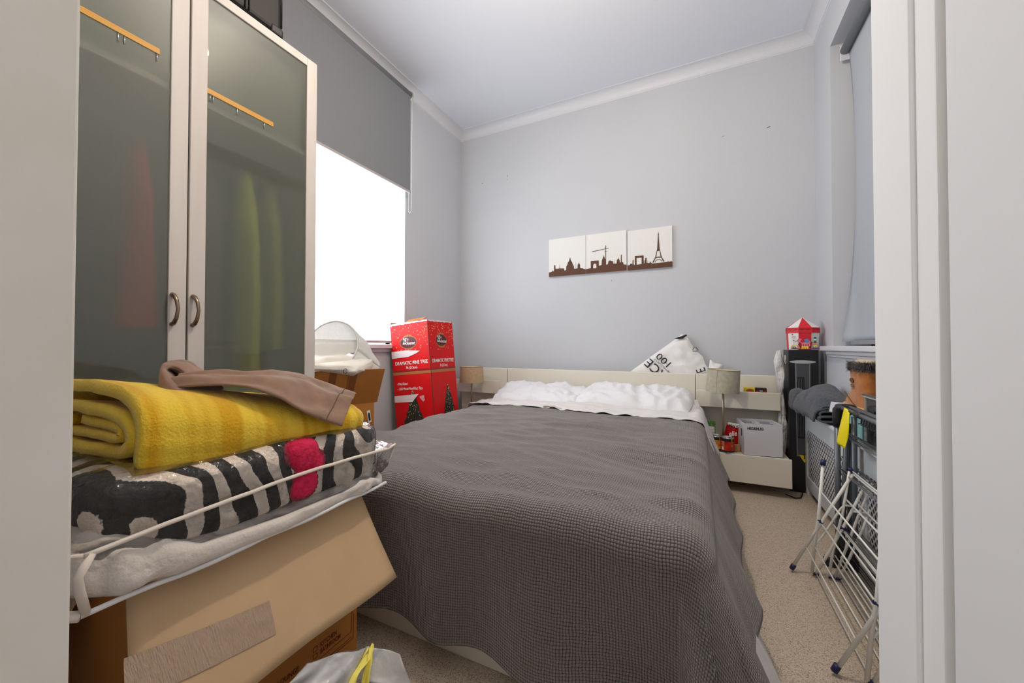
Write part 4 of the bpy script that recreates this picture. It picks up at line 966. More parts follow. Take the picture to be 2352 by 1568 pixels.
for s in (1, -1):
    c = .248; q = lambda X: c+s*X
    L_ = [(q(.048), .05), (q(.036), .05), (q(.026), .075), (q(.017), .09), (q(.0105), .135), (q(.0095), .142), (q(.0), .142), (q(.0), .152), (q(.013), .152), (q(.013), .144), (q(.016), .135), (q(.026), .09), (q(.04), .065)]
    ink(p3, -.549, 1.619, L_ if s == 1 else L_[::-1], 'tower_leg', .0006)
ink(p3, -.549, 1.619, [(.248-.024, .085), (.248+.024, .085), (.248+.026, .094), (.248-.026, .094)], 'tower_deck', .001)
ink(p3, -.549, 1.619, [(.248-.0105, .15), (.248+.0105, .15), (.248+.003, .27), (.248+.0045, .275), (.248+.003, .285), (.248, .305), (.248-.003, .285), (.248-.0045, .275), (.248-.003, .27)], 'tower_spire', .0008)
arch = [(.248+.028*math.cos(PI*i/10), .05+.024*math.sin(PI*i/10)) for i in range(11)]
ink(p3, -.549, 1.619, arch+[(.248+.024*math.cos(PI*i/10), .05+.019*math.sin(PI*i/10)) for i in range(10, -1, -1)], 'tower_arch', .001)

# ================================================================== RED TREE BOX
t = thing('tree_box', 'tall battered red artificial tree carton leaning left of the bed', 'box', (-1.95, 2.45, 0))
TL = math.radians(5.3); BW, BD, BH = .375, .325, 1.14
O = Vector((-1.758, 2.345, .004)); EX = Vector((math.cos(TL), 0, math.sin(TL)*-1)); EX = Vector((math.cos(TL), 0, -math.sin(TL)*-1))
UPV = Vector((-math.sin(TL), 0, math.cos(TL))); EX = Vector((math.cos(TL), 0, math.sin(TL))); EY = Vector((0, 1, 0))
O = O+Vector((0, 0, .0))
base = O - EX*BW   # lower left front corner
base.z = .004; O = base+EX*BW
TP = lambda a, b, c: base+EX*a+EY*b+UPV*c
WALLT = .005
obj('front_panel', obox(TP(0, 0, 0), EX*BW, EY*WALLT, UPV*BH), RED, t)
obj('side_panel', obox(TP(BW-WALLT, WALLT, 0), EX*WALLT, EY*(BD-2*WALLT), UPV*BH), RED, t)
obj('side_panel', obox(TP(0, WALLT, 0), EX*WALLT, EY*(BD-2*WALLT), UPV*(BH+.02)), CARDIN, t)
obj('back_panel', obox(TP(0, BD-WALLT, 0), EX*BW, EY*WALLT, UPV*BH), RED, t)
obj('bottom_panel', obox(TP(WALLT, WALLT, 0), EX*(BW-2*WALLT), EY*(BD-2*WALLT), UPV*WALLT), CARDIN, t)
obj('top_flap', obox(TP(.0, .004, BH), EX*.21, EY*.11-UPV*.006, UPV*.004), CARD, t)
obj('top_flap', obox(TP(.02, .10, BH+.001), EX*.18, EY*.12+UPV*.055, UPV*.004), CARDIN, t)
obj('top_flap', obox(TP(BW-.006, .01, BH-.002), -EX*.12+UPV*.012, EY*(BD-.02), UPV*.004), RED, t)
# torn white edge along the top
def torn(n, L, a, org, xd, nm):
    rnd = random.Random(n); P = [(L*i/24, .004*rnd.random()+a) for i in range(25)]+[(L*i/24, -.004-.006*rnd.random()) for i in range(24, -1, -1)]
    obj(nm, plate(P, org, xd, UPV, .0016), TAPE, t)
torn(1, BW, .003, TP(0, -.0002, BH-.003), EX, 'torn_edge')
torn(2, BD-.02, .002, TP(BW+.0003, 0.01, BH-.002), EY, 'torn_edge')
FO = lambda a, c, l=.0: TP(a, -.0006-l, c); SO = lambda b, c, l=.0: TP(BW+.0006+l, b, c)
obj('gold_band', plate([(0, .0), (BW, 0), (BW, .02), (0, .02)], FO(0, .735), EX, UPV, .0006), GOLD, t)
obj('gold_band', plate([(0, .0), (BD, 0), (BD, .02), (0, .02)], SO(0, .735), EY, UPV, .0006), GOLD, t)
for k in (.006, .013):
    obj('band_line', plate([(0, k), (BW, k), (BW, k+.0014), (0, k+.0014)], FO(0, .735, .0007), EX, UPV, .0004), DRED, t)
    obj('band_line', plate([(0, k), (BD, k), (BD, k+.0014), (0, k+.0014)], SO(0, .735, .0007), EY, UPV, .0004), DRED, t)
for f_, w_, c_ in ((FO, BW, .47), (SO, BD, .48)):
    xd = EX if f_ is FO else EY
    ce = f_(w_*c_, .985)
    obj('logo_oval', plate(ngon(28, 1, 0, 0, .086*w_/BW, .050), ce, xd, UPV, .0005), GOLD, t)
    n_ = xd.cross(UPV)
    obj('logo_oval', plate(ngon(28, 1, 0, 0, .081*w_/BW, .046), ce+n_*.0006, xd, UPV, .0005), MAROON, t)
    text('lettering', '25', ce+n_*.0014-xd*.055-UPV*.012, xd, UPV, .05, WHITEP, t, w=.042, bold=.02, shear=.3)
    text('lettering', 'th', ce+n_*.0014-xd*.012+UPV*.014, xd, UPV, .02, WHITEP, t, shear=.3)
    text('lettering', 'Avenue', ce+n_*.0014-xd*.02-UPV*.02, xd, UPV, .028, WHITEP, t, w=.088, bold=.01, shear=.5)
    for q in (-1, 1):
        for k in range(5): obj('logo_flourish', plate(ngon(8, .006), ce+xd*(.016*(k-2))+UPV*(q*(.056-.003*abs(k-2))), xd, UPV, .0006), GOLD, t)
    text('lettering', 'DRAMATIC PINE TREE', f_(w_*.08, .812), xd, UPV, .028, WHITEP, t, w=w_*.86, bold=.012, lift=.001)
    text('lettering', '7ft (213cm)', f_(w_*.36, .778), xd, UPV, .020, WHITEP, t, w=w_*.3, bold=.01, lift=.001)
    # printed tree
    rnd = random.Random(7 if f_ is FO else 8); P = []; zt = .605 if f_ is FO else .63; hh = .30
    cxx = w_*(.50 if f_ is FO else .62)
    n = 22
    Lp = [(cxx-(.010+.098*(i/n))*(1+.25*rnd.random())*(w_/BW), zt-hh*i/n) for i in range(n+1)]; Rp = [(cxx+(.010+.098*(i/n))*(1+.25*rnd.random())*(w_/BW), zt-hh*i/n) for i in range(n+1)]
    for i in range(n):
        obj('tree_print', plate([Lp[i+1], Rp[i+1], (Rp[i][0]-.004, Rp[i][1]), (Lp[i][0]+.004, Lp[i][1])], f_(0, 0), xd, UPV, .0005), TREEG, t)
    v_, f2 = [], []
    lights = []; reds = []; 
    for k in range(75):
        i = rnd.random(); xx = cxx+(rnd.random()*2-1)*(.008+.09*i)*(w_/BW); P_ = plate(ngon(6, .0028), f_(xx, zt-hh*i)+n_*.0007, xd, UPV, .0004)
        (reds if k % 4 == 0 else lights).append(P_)
    for k in range(110):
        xx = w_*(.03+.94*rnd.random()); c = .89+.235*rnd.random()**.7
        if ((xx-w_*c_)/.1)**2+((c-.985)/.065)**2 > 1: lights.append(plate(ngon(6, .0012+.0024*rnd.random()), f_(xx, c)+n_*.0001, xd, UPV, .0004))
    sp = obj('star_speckles', join(*lights), mat('warm_star_print', srgb(250, 214, 150), .5), t); sp['kind'] = 'stuff'
    sp = obj('bauble_speckles', join(*reds), mat('red_star_print', srgb(200, 30, 30), .5), t); sp['kind'] = 'stuff'
    obj('dark_band', plate([(0, .755), (w_, .755), (w_, .772), (0, .768)], f_(0, 0), xd, UPV, .0002), DRED, t)
text('lettering', '- Metal Stand', FO(.035, .655), EX, UPV, .021, WHITEP, t, w=.105, bold=.01, lift=.001)
text('lettering', '- 1200 Mixed Pine Effect Tips', FO(.035, .615), EX, UPV, .021, WHITEP, t, w=.25, bold=.01, lift=.001)
obj('white_tape', plate([(0, 0), (.17, .004), (.25, .026), (.285, .042), (.15, .056), (0, .055)], FO(.0, .868, .0012), EX, UPV, .001), TAPE, t)
obj('white_tape', plate([(0, 0), (.18, .0), (.2, .02), (.245, .06), (0, .05)], FO(.0, .52, .0012), EX, UPV, .001), TAPE, t)
obj('white_tape', plate([(0, 0), (BW*.75, 0), (BW*.75, .07), (0, .07)], FO(.0, .22, .0012), EX, UPV, .001), TAPE, t)
obj('tape_scrap', plate([(0, 0), (.03, -.03), (.045, -.02), (.04, .02), (.0, .012)], FO(.255, .55, .0012), EX, UPV, .001), mat('pink_scrap', srgb(226, 150, 150), .5), t)
obj('corner_wear', obox(TP(BW-.003, -.0008, .0), EX*.0045, EY*.004, UPV*BH*.985), mat('worn_brown_edge', srgb(96, 44, 34), .9), t)

# ================================================================== REMOVAL BOX BY THE WINDOW (behind)
t = thing('removal_box', 'open brown removal carton between wardrobe and tree box', 'box', (-1.95, 1.6, 0))
ph = math.radians(16.8); BA = Vector((math.sin(ph), math.cos(ph), 0)); BN = Vector((math.cos(ph), -math.sin(ph), 0)); UP = Vector((0, 0, 1))
B0 = Vector((-1.848, 1.802, .003)); bw, bd_, bh = .50, .27, .612
obj('front_panel', obox(B0-BA*bw, BA*bw, -BN*.005, UP*bh), CARDO, t)
obj('side_panel', obox(B0-BN*.005, -BN*bd_, -BA*.005, UP*bh), CARDO, t)
obj('side_panel', obox(B0-BA*bw-BN*.005, -BN*bd_, BA*.005, UP*bh), CARDO, t)
obj('back_panel', obox(B0-BA*(bw-.005)-BN*(bd_), BA*(bw-.01), -BN*.005, UP*bh), CARDO, t)
fl0 = B0+UP*bh; fd = (BN*.10+UP*.215)
obj('top_flap', obox(fl0-BA*bw, BA*(bw+.02), fd, BN*-.004+UP*.002), CARDO, t)
fp = lambda a, c: fl0-BA*a+fd*c+BN*.003
fdn = fd.normalized()
for a in (.15, .27): obj('brown_tape', obox(fl0-BA*(a+.04)+BN*.0006, BA*.04, fd*.98, BN*.0008), BTAPE, t)
obj('print_line', obox(fl0-BA*.20+BN*.0012, BA*.002, fd*.9, BN*.0004), INKR, t)
bp = lambda a, z: B0-BA*a+BN*.0008+UP*z
def frame_line(a0, a1, z0, z1):
    for p_, d_, s_ in ((bp(a1, z0), BA*(a1-a0), UP*.0018), (bp(a1, z1), BA*(a1-a0), UP*.0018), (bp(a0, z0), -BA*.0018, UP*(z1-z0)), (bp(a1, z0), BA*.0018, UP*(z1-z0))):
        obj('print_line', obox(p_, d_, s_, BN*.0005), INKR, t)
frame_line(.018, .09, .452, .502); frame_line(.018, .20, .30, .44)
text('lettering', 'PLACE LABEL', bp(.087, .482), BA, UP, .012, INKR, t, w=.062); text('lettering', 'HERE', bp(.066, .464), BA, UP, .012, INKR, t, w=.026)
text('lettering', 'FAMILY', bp(.085, .405), BA, UP, .012, INKR, t, w=.045)
for k in range(4): obj('tick_box', obox(bp(.033, .41-.022*k), BA*.009, UP*.009, BN*.0005), INKR, t)
obj('shiny_sticker', plate([(0, .0), (.020, .006), (.008, .082), (-.012, .076)], bp(.036, .487), BA, UP, .0008), WHITEP, t)
obj('sticker_mark', plate([(.003, .012), (.014, .018), (.007, .062), (-.002, .066), (-.004, .05)], bp(.036, .487)+BN*.001, BA, UP, .0008), INKB, t)
obj('paper_contents', superell((-1.99, 1.62, .60), (.10, .2, .03), .6, .6, 30, 12, tw(8, .01)), NAVYCL, t, smooth=True)
# white sack and folded bag on top
t = thing('white_sack', 'open translucent white plastic sack lying on the brown removal carton', 'sack', (-1.93, 1.6, .80))
c_ = Vector((-1.93, 1.60, .95))
A0 = at(722, 800, X=-1.80); A1 = at(785, 738, X=-1.93); A2 = at(855, 800, X=-2.0); A3 = at(730, 800, X=-1.83)
axd = Vector((.35, .62, -.42)).normalized()   # the mouth looks back to the camera's left, body runs right and down
def sack(u, v):
    a = 2*PI*u
    c0 = at(765, 795, X=-1.93); c1 = at(826, 838, X=-1.88)
    m_ = Vector((.0, .92, 0)) ; e1 = (at(783, 737, X=-1.93)-c0); e2 = (at(800, 812, X=-1.83)-at(728, 812, X=-1.95))*.5
    s = v
    c = c0.lerp(c1, s); r1 = 1.0-.50*s**2; r2 = 1.0-.1*s
    p = c+e1*math.sin(a)*r1*(.98 if math.sin(a) > 0 else .72)+Vector((.06, .10, -.02))*math.cos(a)*r2*1.15
    return p+Vector((1, 1, 1))*.006*nz(p, 14, 3)
SK = obj('sack_body', grid(sack, 48, 16), SHEERBAG, t, smooth=True, solid=.0015)
rim = [sack(k/48, 0) for k in range(48)]
obj('sack_rim', tube(rim, .006, 6, closed=True), SHEERBAG, t, smooth=True)
obj('sack_heap', superell((-1.955, 1.60, .868), (.09, .25, .045), .6, .5, 44, 18, tw(11, .02)), CREAMPL, t, smooth=True)
t = thing('folded_carrier', 'folded cream carrier bag with recycling mark, squashed under the white sack', 'bag', (-1.92, 1.62, .80))
out = [(at(x, y, X=-1.80).y, at(x, y, X=-1.80).z) for x, y in ((700, 838), (855, 822), (856, 838), (845, 856), (822, 858), (798, 868), (770, 862), (740, 856), (700, 850))]
obj('bag_body', puff(out, (-1.85, 0.06, .0), (0, 1, 0), (0, 0, 1), .10, 6, .3, 21, 4), CREAMPL, t, smooth=True)
pc = at(793, 852, X=-1.785)
for a0_, a1_ in ((.3, 2.0), (2.4, 4.1), (4.5, 6.1)): obj('recycling_mark', tube([pc+Vector((0, .012*math.cos(a0_+(a1_-a0_)*k/5), .014*math.sin(a0_+(a1_-a0_)*k/5))) for k in range(6)], .0016, 5), INKB, t)

# ================================================================== WARDROBE
WX = -1.65; WH = 2.325; wy0, wy1, ws = .215, 1.236, .7255
t = thing('wardrobe', 'tall wardrobe with two frosted glass doors at the left', 'wardrobe', (-1.95, .72, 0))
WB = mat('wardrobe_board', srgb(206, 200, 192), .5); 
bx1 = WX-.024; bx0 = XL+.01
obj('side_panel', box(bx0, bx1, wy1-.02, wy1-.001, 0, WH-.004), WB, t, bevel=.002)
obj('side_panel', box(bx0, bx1, wy0, wy0+.02, 0, WH-.004), WB, t, bevel=.002)
obj('top_panel', box(bx0, bx1, wy0+.02, wy1-.02, WH-.024, WH-.004), WB, t, bevel=.002)
obj('bottom_panel', box(bx0, bx1, wy0+.02, wy1-.02, 0, .08), WB, t, bevel=.002)
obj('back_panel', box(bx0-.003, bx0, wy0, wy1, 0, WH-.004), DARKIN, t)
obj('shelf', box(bx0, bx1-.001, wy0+.021, wy1-.021, 1.872, 1.893), WB, t)
for k, (ya, yb) in enumerate(((.25, .70), (.745, 1.2))):
    tag(obj('linen_box', box(-2.1, -1.70, ya, yb, 1.895, 2.27), mat('pale_linen_box', srgb(178, 180, 168), .85), bevel=.01), ('pale fabric box behind the top of the left frosted door', 'pale fabric box behind the top of the right frosted door')[k], 'box', 'pale boxes on the wardrobe shelf')
obj('hanging_rail', tube([(-1.95, wy0+.02, 1.80), (-1.95, wy1-.02, 1.80)], .012, 12), CHROME, t, smooth=True)
for k, (ya, yb) in enumerate(((wy0, ws-.003), (ws+.003, wy1))):
    dr = obj('door', join(box(WX-.02, WX, ya, ya+.052, .02, WH), box(WX-.02, WX, yb-.052, yb, .02, WH), box(WX-.02, WX, ya+.052, yb-.052, WH-.038, WH), box(WX-.02, WX, ya+.052, yb-.052, .02, .075)), FRAMEW, t, bevel=.0025)
    obj('glass_panel', box(WX-.010, WX-.006, ya+.05, yb-.05, .07, WH-.036), FROST, dr)
    yh = .6775 if k == 0 else .7385+.0
    yh = ws-.045 if k == 0 else ws+.016
    arc = [(WX+.002, yh, 1.043), (WX+.016, yh, 1.047), (WX+.026, yh+.003, 1.065), (WX+.031, yh+.005, 1.095), (WX+.026, yh+.003, 1.125), (WX+.016, yh, 1.143), (WX+.002, yh, 1.147)]
    obj('handle', tube(arc, [.0075, .007, .006, .0052, .006, .007, .0075], 12), HANDLE, dr, smooth=True)
    # wooden strip with metal pegs right behind the glass
    ys, ye, zz = ((.30, .64, 1.972) if k == 0 else (.75, 1.03, 1.926))
    st = obj('wooden_strip', box(WX-.0058, WX-.0035, ys, ye, zz-.009, zz+.011), WOODY, t, bevel=.001)
    for y in ((.535, .55, .632) if k == 0 else (.79, .80, .885, .99)): obj('metal_peg', tube([(WX-.004, y, zz-.008), (WX-.004, y, zz-.036)], .0018, 6), CHROME, st, smooth=True)
obj('seam_shadow', box(WX-.019, WX-.012, ws-.003, ws+.003, .03, WH-.01), BLACK, t)
# clothes inside
def coat(y, w, z0, z1, xc, m, lb, nm='hanging_coat', flare=.3, seed=0.):
    V, Fc = [], []; n = 28; rows = 24
    for j in range(rows+1):
        s = j/rows; z = z1+(z0-z1)*s; hw = w*(.35+.65*min(1, s*6))*(1+flare*s); dx = .03+.06*min(1, s*3)
        for k in range(n):
            a = 2*PI*k/n; p = Vector((xc+dx*math.cos(a), y+hw*math.sin(a), z)); r = 1+.12*math.sin(5*a+seed)*s
            V.append((xc+(p.x-xc)*r, y+(p.y-y)*r+.01*nz(p, 6, seed), z+.01*nz(p, 8, seed)))
    for j in range(rows):
        for k in range(n): Fc.append((j*n+k, j*n+(k+1) % n, (j+1)*n+(k+1) % n, (j+1)*n+k))
    Fc.append(tuple(range(n))); Fc.append(tuple(reversed(range(rows*n, rows*n+n))))
    return tag(obj(nm, (V, Fc), m, smooth=True), lb, 'garment', 'clothes hanging in the wardrobe')
coat(.628, .026, 1.03, 1.70, -1.775, mat('red_wool', srgb(214, 44, 50), .9), 'red coat hanging behind the left wardrobe door', flare=1.3, seed=1)
coat(.50, .035, .55, 1.72, -1.83, mat('dark_wool', srgb(34, 34, 38), .9), 'dark coat hanging left of the red coat in the wardrobe', flare=.2, seed=2)
coat(.985, .036, .72, 1.72, -1.775, mat('lime_fabric', srgb(222, 232, 40), .8), 'long lime green garment behind the right wardrobe door', flare=.1, seed=3)
coat(1.12, .03, .95, 1.72, -1.83, mat('olive_fabric', srgb(196, 198, 80), .8), 'olive garment at the right end of the wardrobe rail', flare=.1, seed=4)
coat(.86, .05, .80, 1.72, -1.84, mat('brown_grey_fabric', srgb(122, 110, 100), .9), 'brown grey garment hanging in the middle of the wardrobe', flare=.1, seed=5)
coat(.36, .04, .9, 1.72, -1.83, mat('slate_fabric', srgb(104, 104, 100), .9), 'slate grey garment at the left end of the wardrobe rail', flare=.2, seed=6)
# suitcase on top
t = thing('suitcase', 'black fabric suitcase on top of the wardrobe', 'suitcase', (-1.85, .85, WH))
sx0, sx1, sy0, sy1 = -2.08, -1.655, .62, 1.066
obj('suitcase_body', box(sx0, sx1, sy0, sy1, WH+.012, WH+.42), SUIT, t, bevel=.02, seg=3)
obj('corner_guard', box(sx1-.05, sx1+.004, sy1-.05, sy1+.005, WH+.002, WH+.045), BLACK, t, bevel=.01, seg=3)
obj('corner_guard', box(sx1-.05, sx1+.004, sy0-.005, sy0+.05, WH+.002, WH+.045), BLACK, t, bevel=.01, seg=3)
obj('piping', tube([(sx1+.002, sy1-.006, WH+.045), (sx1+.002, sy1-.006, WH+.41)], .004, 8), BLACK, t, smooth=True)
for y in (.93, .945): obj('zip_track', tube([(sx1+.002, y-.02, WH+.02), (sx1+.002, y-.02, WH+.41)], .003, 6), BLACK, t, smooth=True)
obj('zip_pull', tube([(sx1+.006, .905, WH+.12), (sx1+.008, .905, WH+.09)], .004, 6), CHROME, t, smooth=True)

# ================================================================== FOREGROUND STACK
KX, KY0, KY1, KZ = -.885, .31, .803, .552; KX0 = -1.36
t = thing('removal_box', 'large orange-brown removal carton with open flap under the zebra bag', 'box', (-1.12, .55, 0))
obj('right_panel', box(KX-.005, KX, KY0, KY1, .002, KZ), CARDO, t)
obj('left_panel', box(KX0, KX0+.005, KY0, KY1, .002, KZ), CARDO, t)
obj('near_panel', box(KX0+.005, KX-.005, KY0, KY0+.005, .002, KZ), CARDO, t)
obj('far_panel', box(KX0+.005, KX-.005, KY1-.005, KY1, .002, KZ), CARDO, t)
obj('bottom_panel', box(KX0+.005, KX-.005, KY0+.005, KY1-.005, .002, .007), CARDO, t)
obj('top_flap', join(box(KX0+.005, KX-.006, KY0+.006, KY1-.006, KZ-.006, KZ-.001)), CARD, t)
FV = Vector((.128, 0, -.222)); fn_ = FV.cross(Vector((0, -1, 0))).normalized()
def flap(u, v):
    p = Vector((KX+.001, KY0-.004+(KY1-KY0+.008)*u, KZ))+FV*v
    p.y += .014*v*(u-.5)*2-.02*v*(1-u)
    p += Vector((.006*math.sin(v*PI)*math.sin(u*4)+.004*v*math.sin(u*9), 0, .0))
    return p
obj('side_flap', grid(flap, 24, 12), CARD, t, smooth=True, solid=.005)
def onflap(y, s, l=.0034): return Vector((KX+.001, y, KZ))+FV*s+Vector((FV.z*-1, 0, FV.x)).normalized()*l
FD = FV.normalized(); FN = Vector((-FV.z, 0, FV.x)).normalized()
TP_ = mat('clear_parcel_tape', srgb(184, 158, 134), .12, bump=.9, bscale=70, bdist=.006, stretch=(1, 6, 1), coat=.6)
def ptape(u, v):
    y = .30+.212*u; q = flap((y-KY0+.004)/(KY1-KY0+.008), .395+.135*u+.25*v); return q+FN*(.0042+.0014*nz((u*9, v*3, 0), 1))
obj('parcel_tape', grid(ptape, 30, 6), TP_, t, smooth=True)
# near short flap, seen edge on at the far left
obj('near_flap', obox((KX0+.02, KY0-.002, KZ-.01), (KX-KX0-.16, 0, 0), (0, -.10, -.22), (0, -.004, .002)), CARD, t)
def kp(y, z): return Vector((KX+.0008, y, z))
YV = Vector((0, 1, 0))
def kline(y0, z0, y1, z1): obj('print_line', tube([kp(y0, z0), kp(y1, z1)], .0006, 4), INKR, t)
text('lettering', 'KITCHEN', kp(.684, .190), YV, UP, .0125, INKR, t, w=.050, bold=.02); text('lettering', 'BATHROOM', kp(.684, .173), YV, UP, .0125, INKR, t, w=.062, bold=.02)
text('lettering', 'LOUNGE', kp(.572, .175), YV, UP, .0125, INKR, t, w=.053, bold=.02)
for z in (.189, .172):
    for a, b, c, d in ((.665, z, .676, z), (.665, z+.011, .676, z+.011), (.665, z, .665, z+.011), (.676, z, .676, z+.011)): kline(a, b, c, d)
kline(.66, .160, .783, .165); kline(.69, .146, .783, .150); kline(.69, .140, .790, .143); kline(.790, .143, .792, .21); kline(.783, .165, .785, .22)
# ---- clear zip bag with zebra blanket, white duvet and pink knit
t = thing('zip_bag', 'clear plastic zip bag with white piping holding a zebra blanket', 'bag', (-1.09, .54, KZ+.003))
bc = Vector((-1.10, .552, 0))
def pose(p):   # the bag sags at the near end and bulges over the box edge
    return p
def body(c, h, inset, e1=.40, e2=.24, extra=0., seed=0, lift=0):
    def fn(p, n):
        k = .010*nz(p, 6, 1)+.006*abs(nz(p, 13, 2))-inset+extra*nz(p, 24, seed)
        p = p+n*k
        if lift: p.z = KZ+(p.z-KZ)*(1+lift*max(0, min(1, (.42-p.y)/.14)))-.012*lift*abs(nz(p, 22, 4))
        if p.z < KZ+.004+inset: p.z = KZ+.004+inset
        return p
    return superell(c, h, e1, e2, 90, 40, fn)
BC = (-1.095, .548, .655)
obj('clear_film', body(BC, (.268, .318, .106), 0, extra=.004, seed=7), CLEARF, t, smooth=True)
def seamline(z, out, droop=0.):
    P = []
    for k in range(40):
        s = k/39; y = .240+.625*s; x = -.842+out+.004*nz((y*8, 0, 0), 1)
        P.append(Vector((x+.012*math.sin(s*PI), y, z(s)+.002*nz((y*20, 1, 0), 1))))
    return P
zp = seamline(lambda s: .652+.02*math.sin(s*PI*.9)+.006*s, .014)
def ribbon(P, w, th): 
    V, Fc = [], []
    for i, p in enumerate(P):
        for dx, dz in ((0, -w/2), (th, -w/2), (th, w/2), (0, w/2)): V.append(p+Vector((dx, 0, dz)))
    for i in range(len(P)-1):
        for k in range(4): Fc.append((i*4+k, i*4+(k+1) % 4, i*4+4+(k+1) % 4, i*4+4+k))
    return V, Fc
obj('zip_piping', tube(zp, .0042, 8), TYVEK, t, smooth=True)
lo = seamline(lambda s: .5595+.002*math.sin(s*19)+.004*s, .004)
obj('lower_piping', tube(lo, .0045, 8), mat('white_piping', srgb(232, 232, 234), .5), t, smooth=True)
obj('corner_piping', tube([zp[0], zp[0]+Vector((-.03, -.016, -.004)), Vector((-.99, .19, .655)), Vector((-1.3, .19, .66))], .004, 8), TYVEK, t, smooth=True)
obj('corner_piping', tube([zp[0]+Vector((.0, .008, 0)), Vector((-.822, .232, .625)), Vector((-.828, .236, .60)), lo[0]+Vector((0, .006, 0))], .006, 8), TYVEK, t, smooth=True)
obj('lower_piping', tube([lo[0], Vector((-.86, .212, .567)), Vector((-.95, .20, .562)), Vector((-1.1, .195, .562))], .008, 8), TYVEK, t, smooth=True)
# pointed empty corner at the far right
e0, e1_ = zp[-1], Vector((-.838, .902, .668)); 
V = [zp[-4], e1_, Vector((-.86, .895, .60)), Vector((-.87, .86, .575)), lo[-3], Vector((-.95, .862, .69)), Vector((-.9, .875, .585))]
obj('corner_film', (V, [(0, 1, 2), (0, 2, 3), (0, 3, 4), (5, 1, 0), (2, 1, 5), (5, 3, 2)]), CLEARF, t)
obj('corner_piping', tube([zp[-1], e1_, Vector((-.852, .898, .63)), Vector((-.866, .885, .598)), Vector((-.875, .86, .58))], .0035, 8), TYVEK, t, smooth=True)
zb = obj('zebra_blanket', body((-1.095, .566, .668), (.269, .302, .092), .006, .45, .26, .006, 5), ZEBRA, smooth=True)
tag(zb, 'black and white zebra striped fleece blanket inside the clear zip bag', 'blanket')
wd = obj('white_duvet', body((-1.095, .548, .583), (.276, .326, .030), .001, .6, .26, .012, 9, lift=1.1), WHITEDUV, smooth=True)
tag(wd, 'rumpled white duvet under the zebra blanket in the zip bag', 'duvet')
t = thing('pink_knitwear', 'bundle of bright pink ribbed knitwear inside the clear zip bag', 'knitwear', (-.86, .6, .62))
for (x, y, z, a, b, c, sd) in ((-.858, .600, .708, .040, .050, .040, 1), (-.846, .596, .652, .026, .042, .044, 2), (-.89, .660, .712, .040, .040, .034, 3), (-.850, .630, .690, .028, .034, .034, 4)):
    def kf(p, n, x=x, y=y, z=z): return p+n*(.0016*math.sin((p.y+p.z*.7+.02*nz(p, 12))*700)+.006*nz(p, 16))
    obj('knit_lump', superell((x, y, z), (a, b, c), .8, .8, 60, 30, kf), PINK, t, smooth=True)

# ---- yellow folded fleece
t = thing('fleece_blanket', 'folded mustard yellow striped fleece blanket on top of the zip bag', 'blanket', (-1.06, .54, .755))
def sag(v): return -.012*math.sin(v*PI)-.022*v
x1_ = -.872
(g_, u_) = sheetroll([(-1.27, .742), (-1.1, .738), (-.93, .742), (-.885, .752), (x1_-.004, .775), (x1_, .80), (x1_-.008, .835), (-.915, .866), (-1.0, .882), (-1.13, .886), (-1.24, .876), (-1.275, .845), (-1.26, .815), (-1.18, .812)], .318, .80, .02, 1, .008, sag, 44, .742, .45)
obj('outer_fold', g_, YELLOW, t, smooth=True, uv=u_, solid=.024)
(g_, u_) = sheetroll([(-1.23, .772), (-1.1, .768), (-.96, .772), (-.915, .785), (-.905, .80), (-.925, .825), (-.985, .842), (-1.1, .846), (-1.2, .842)], .312, .835, .02, 2, .006, sag, 30, .742, .38)
obj('inner_fold', g_, YELLOW, t, smooth=True, uv=u_, solid=.022)
(g_, u_) = sheetroll([(-1.18, .795), (-1.05, .797), (-.955, .797), (-.94, .807), (-.96, .818), (-1.1, .822)], .308, .84, .02, 3, .004, sag, 30, .742, .38)
obj('inner_fold', g_, YELLOW, t, smooth=True, uv=u_, solid=.016)

# ---- brown garment draped across the yellow fleece
t = thing('brown_top', 'brown jersey top draped across the yellow fleece blanket', 'garment', (-.95, .55, .87))
up_ = [at(430, 900, X=-1.03), at(500, 885, X=-1.04), at(580, 893, X=-1.05), at(640, 880, X=-1.06), at(700, 884, X=-1.05), at(750, 900, X=-1.03), at(785, 913, X=-1.0), at(813, 924, X=-.96)]
lo_ = [at(372, 906, X=-.985), at(440, 903, X=-.95), at(520, 902, X=-.92), at(580, 912, X=-.89), at(640, 935, X=-.868), at(690, 966, X=-.85), at(735, 986, X=-.843), at(779, 1001, X=-.84)]
def crv(P, s):
    s = s*(len(P)-1); i = min(int(s), len(P)-2); k = s-i; a, b, c, d = P[max(i-1, 0)], P[i], P[i+1], P[min(i+2, len(P)-1)]
    return .5*((2*b)+(c-a)*k+(2*a-5*b+4*c-d)*k*k+(3*b-a-3*c+d)*k**3)
def garm(u, v):
    p = crv(up_, u).lerp(crv(lo_, u), v)
    lift = .024*math.sin(v*PI)+.014+.014*u
    f = .006*math.sin((v*5+u*2+.8*nz((u*4, v*2, 0), 1))*PI)*(math.sin(v*PI)**.5 if 0 < v < 1 else 0)
    return p+Vector((.35, 0, 1)).normalized()*(lift+f+.004*nz((u*9, v*9, 2), 1))
obj('body_cloth', grid(garm, 70, 30), BROWNT, t, smooth=True, solid=.004)
hm = [garm(.88, k/20)+Vector((.001, 0, .003)) for k in range(21)]
obj('hem_stitch', tube(hm, .0012, 5), mat('brown_stitch', srgb(100, 76, 58), .9), t)
gp = lambda x, y, X: at(x, y, X=X)
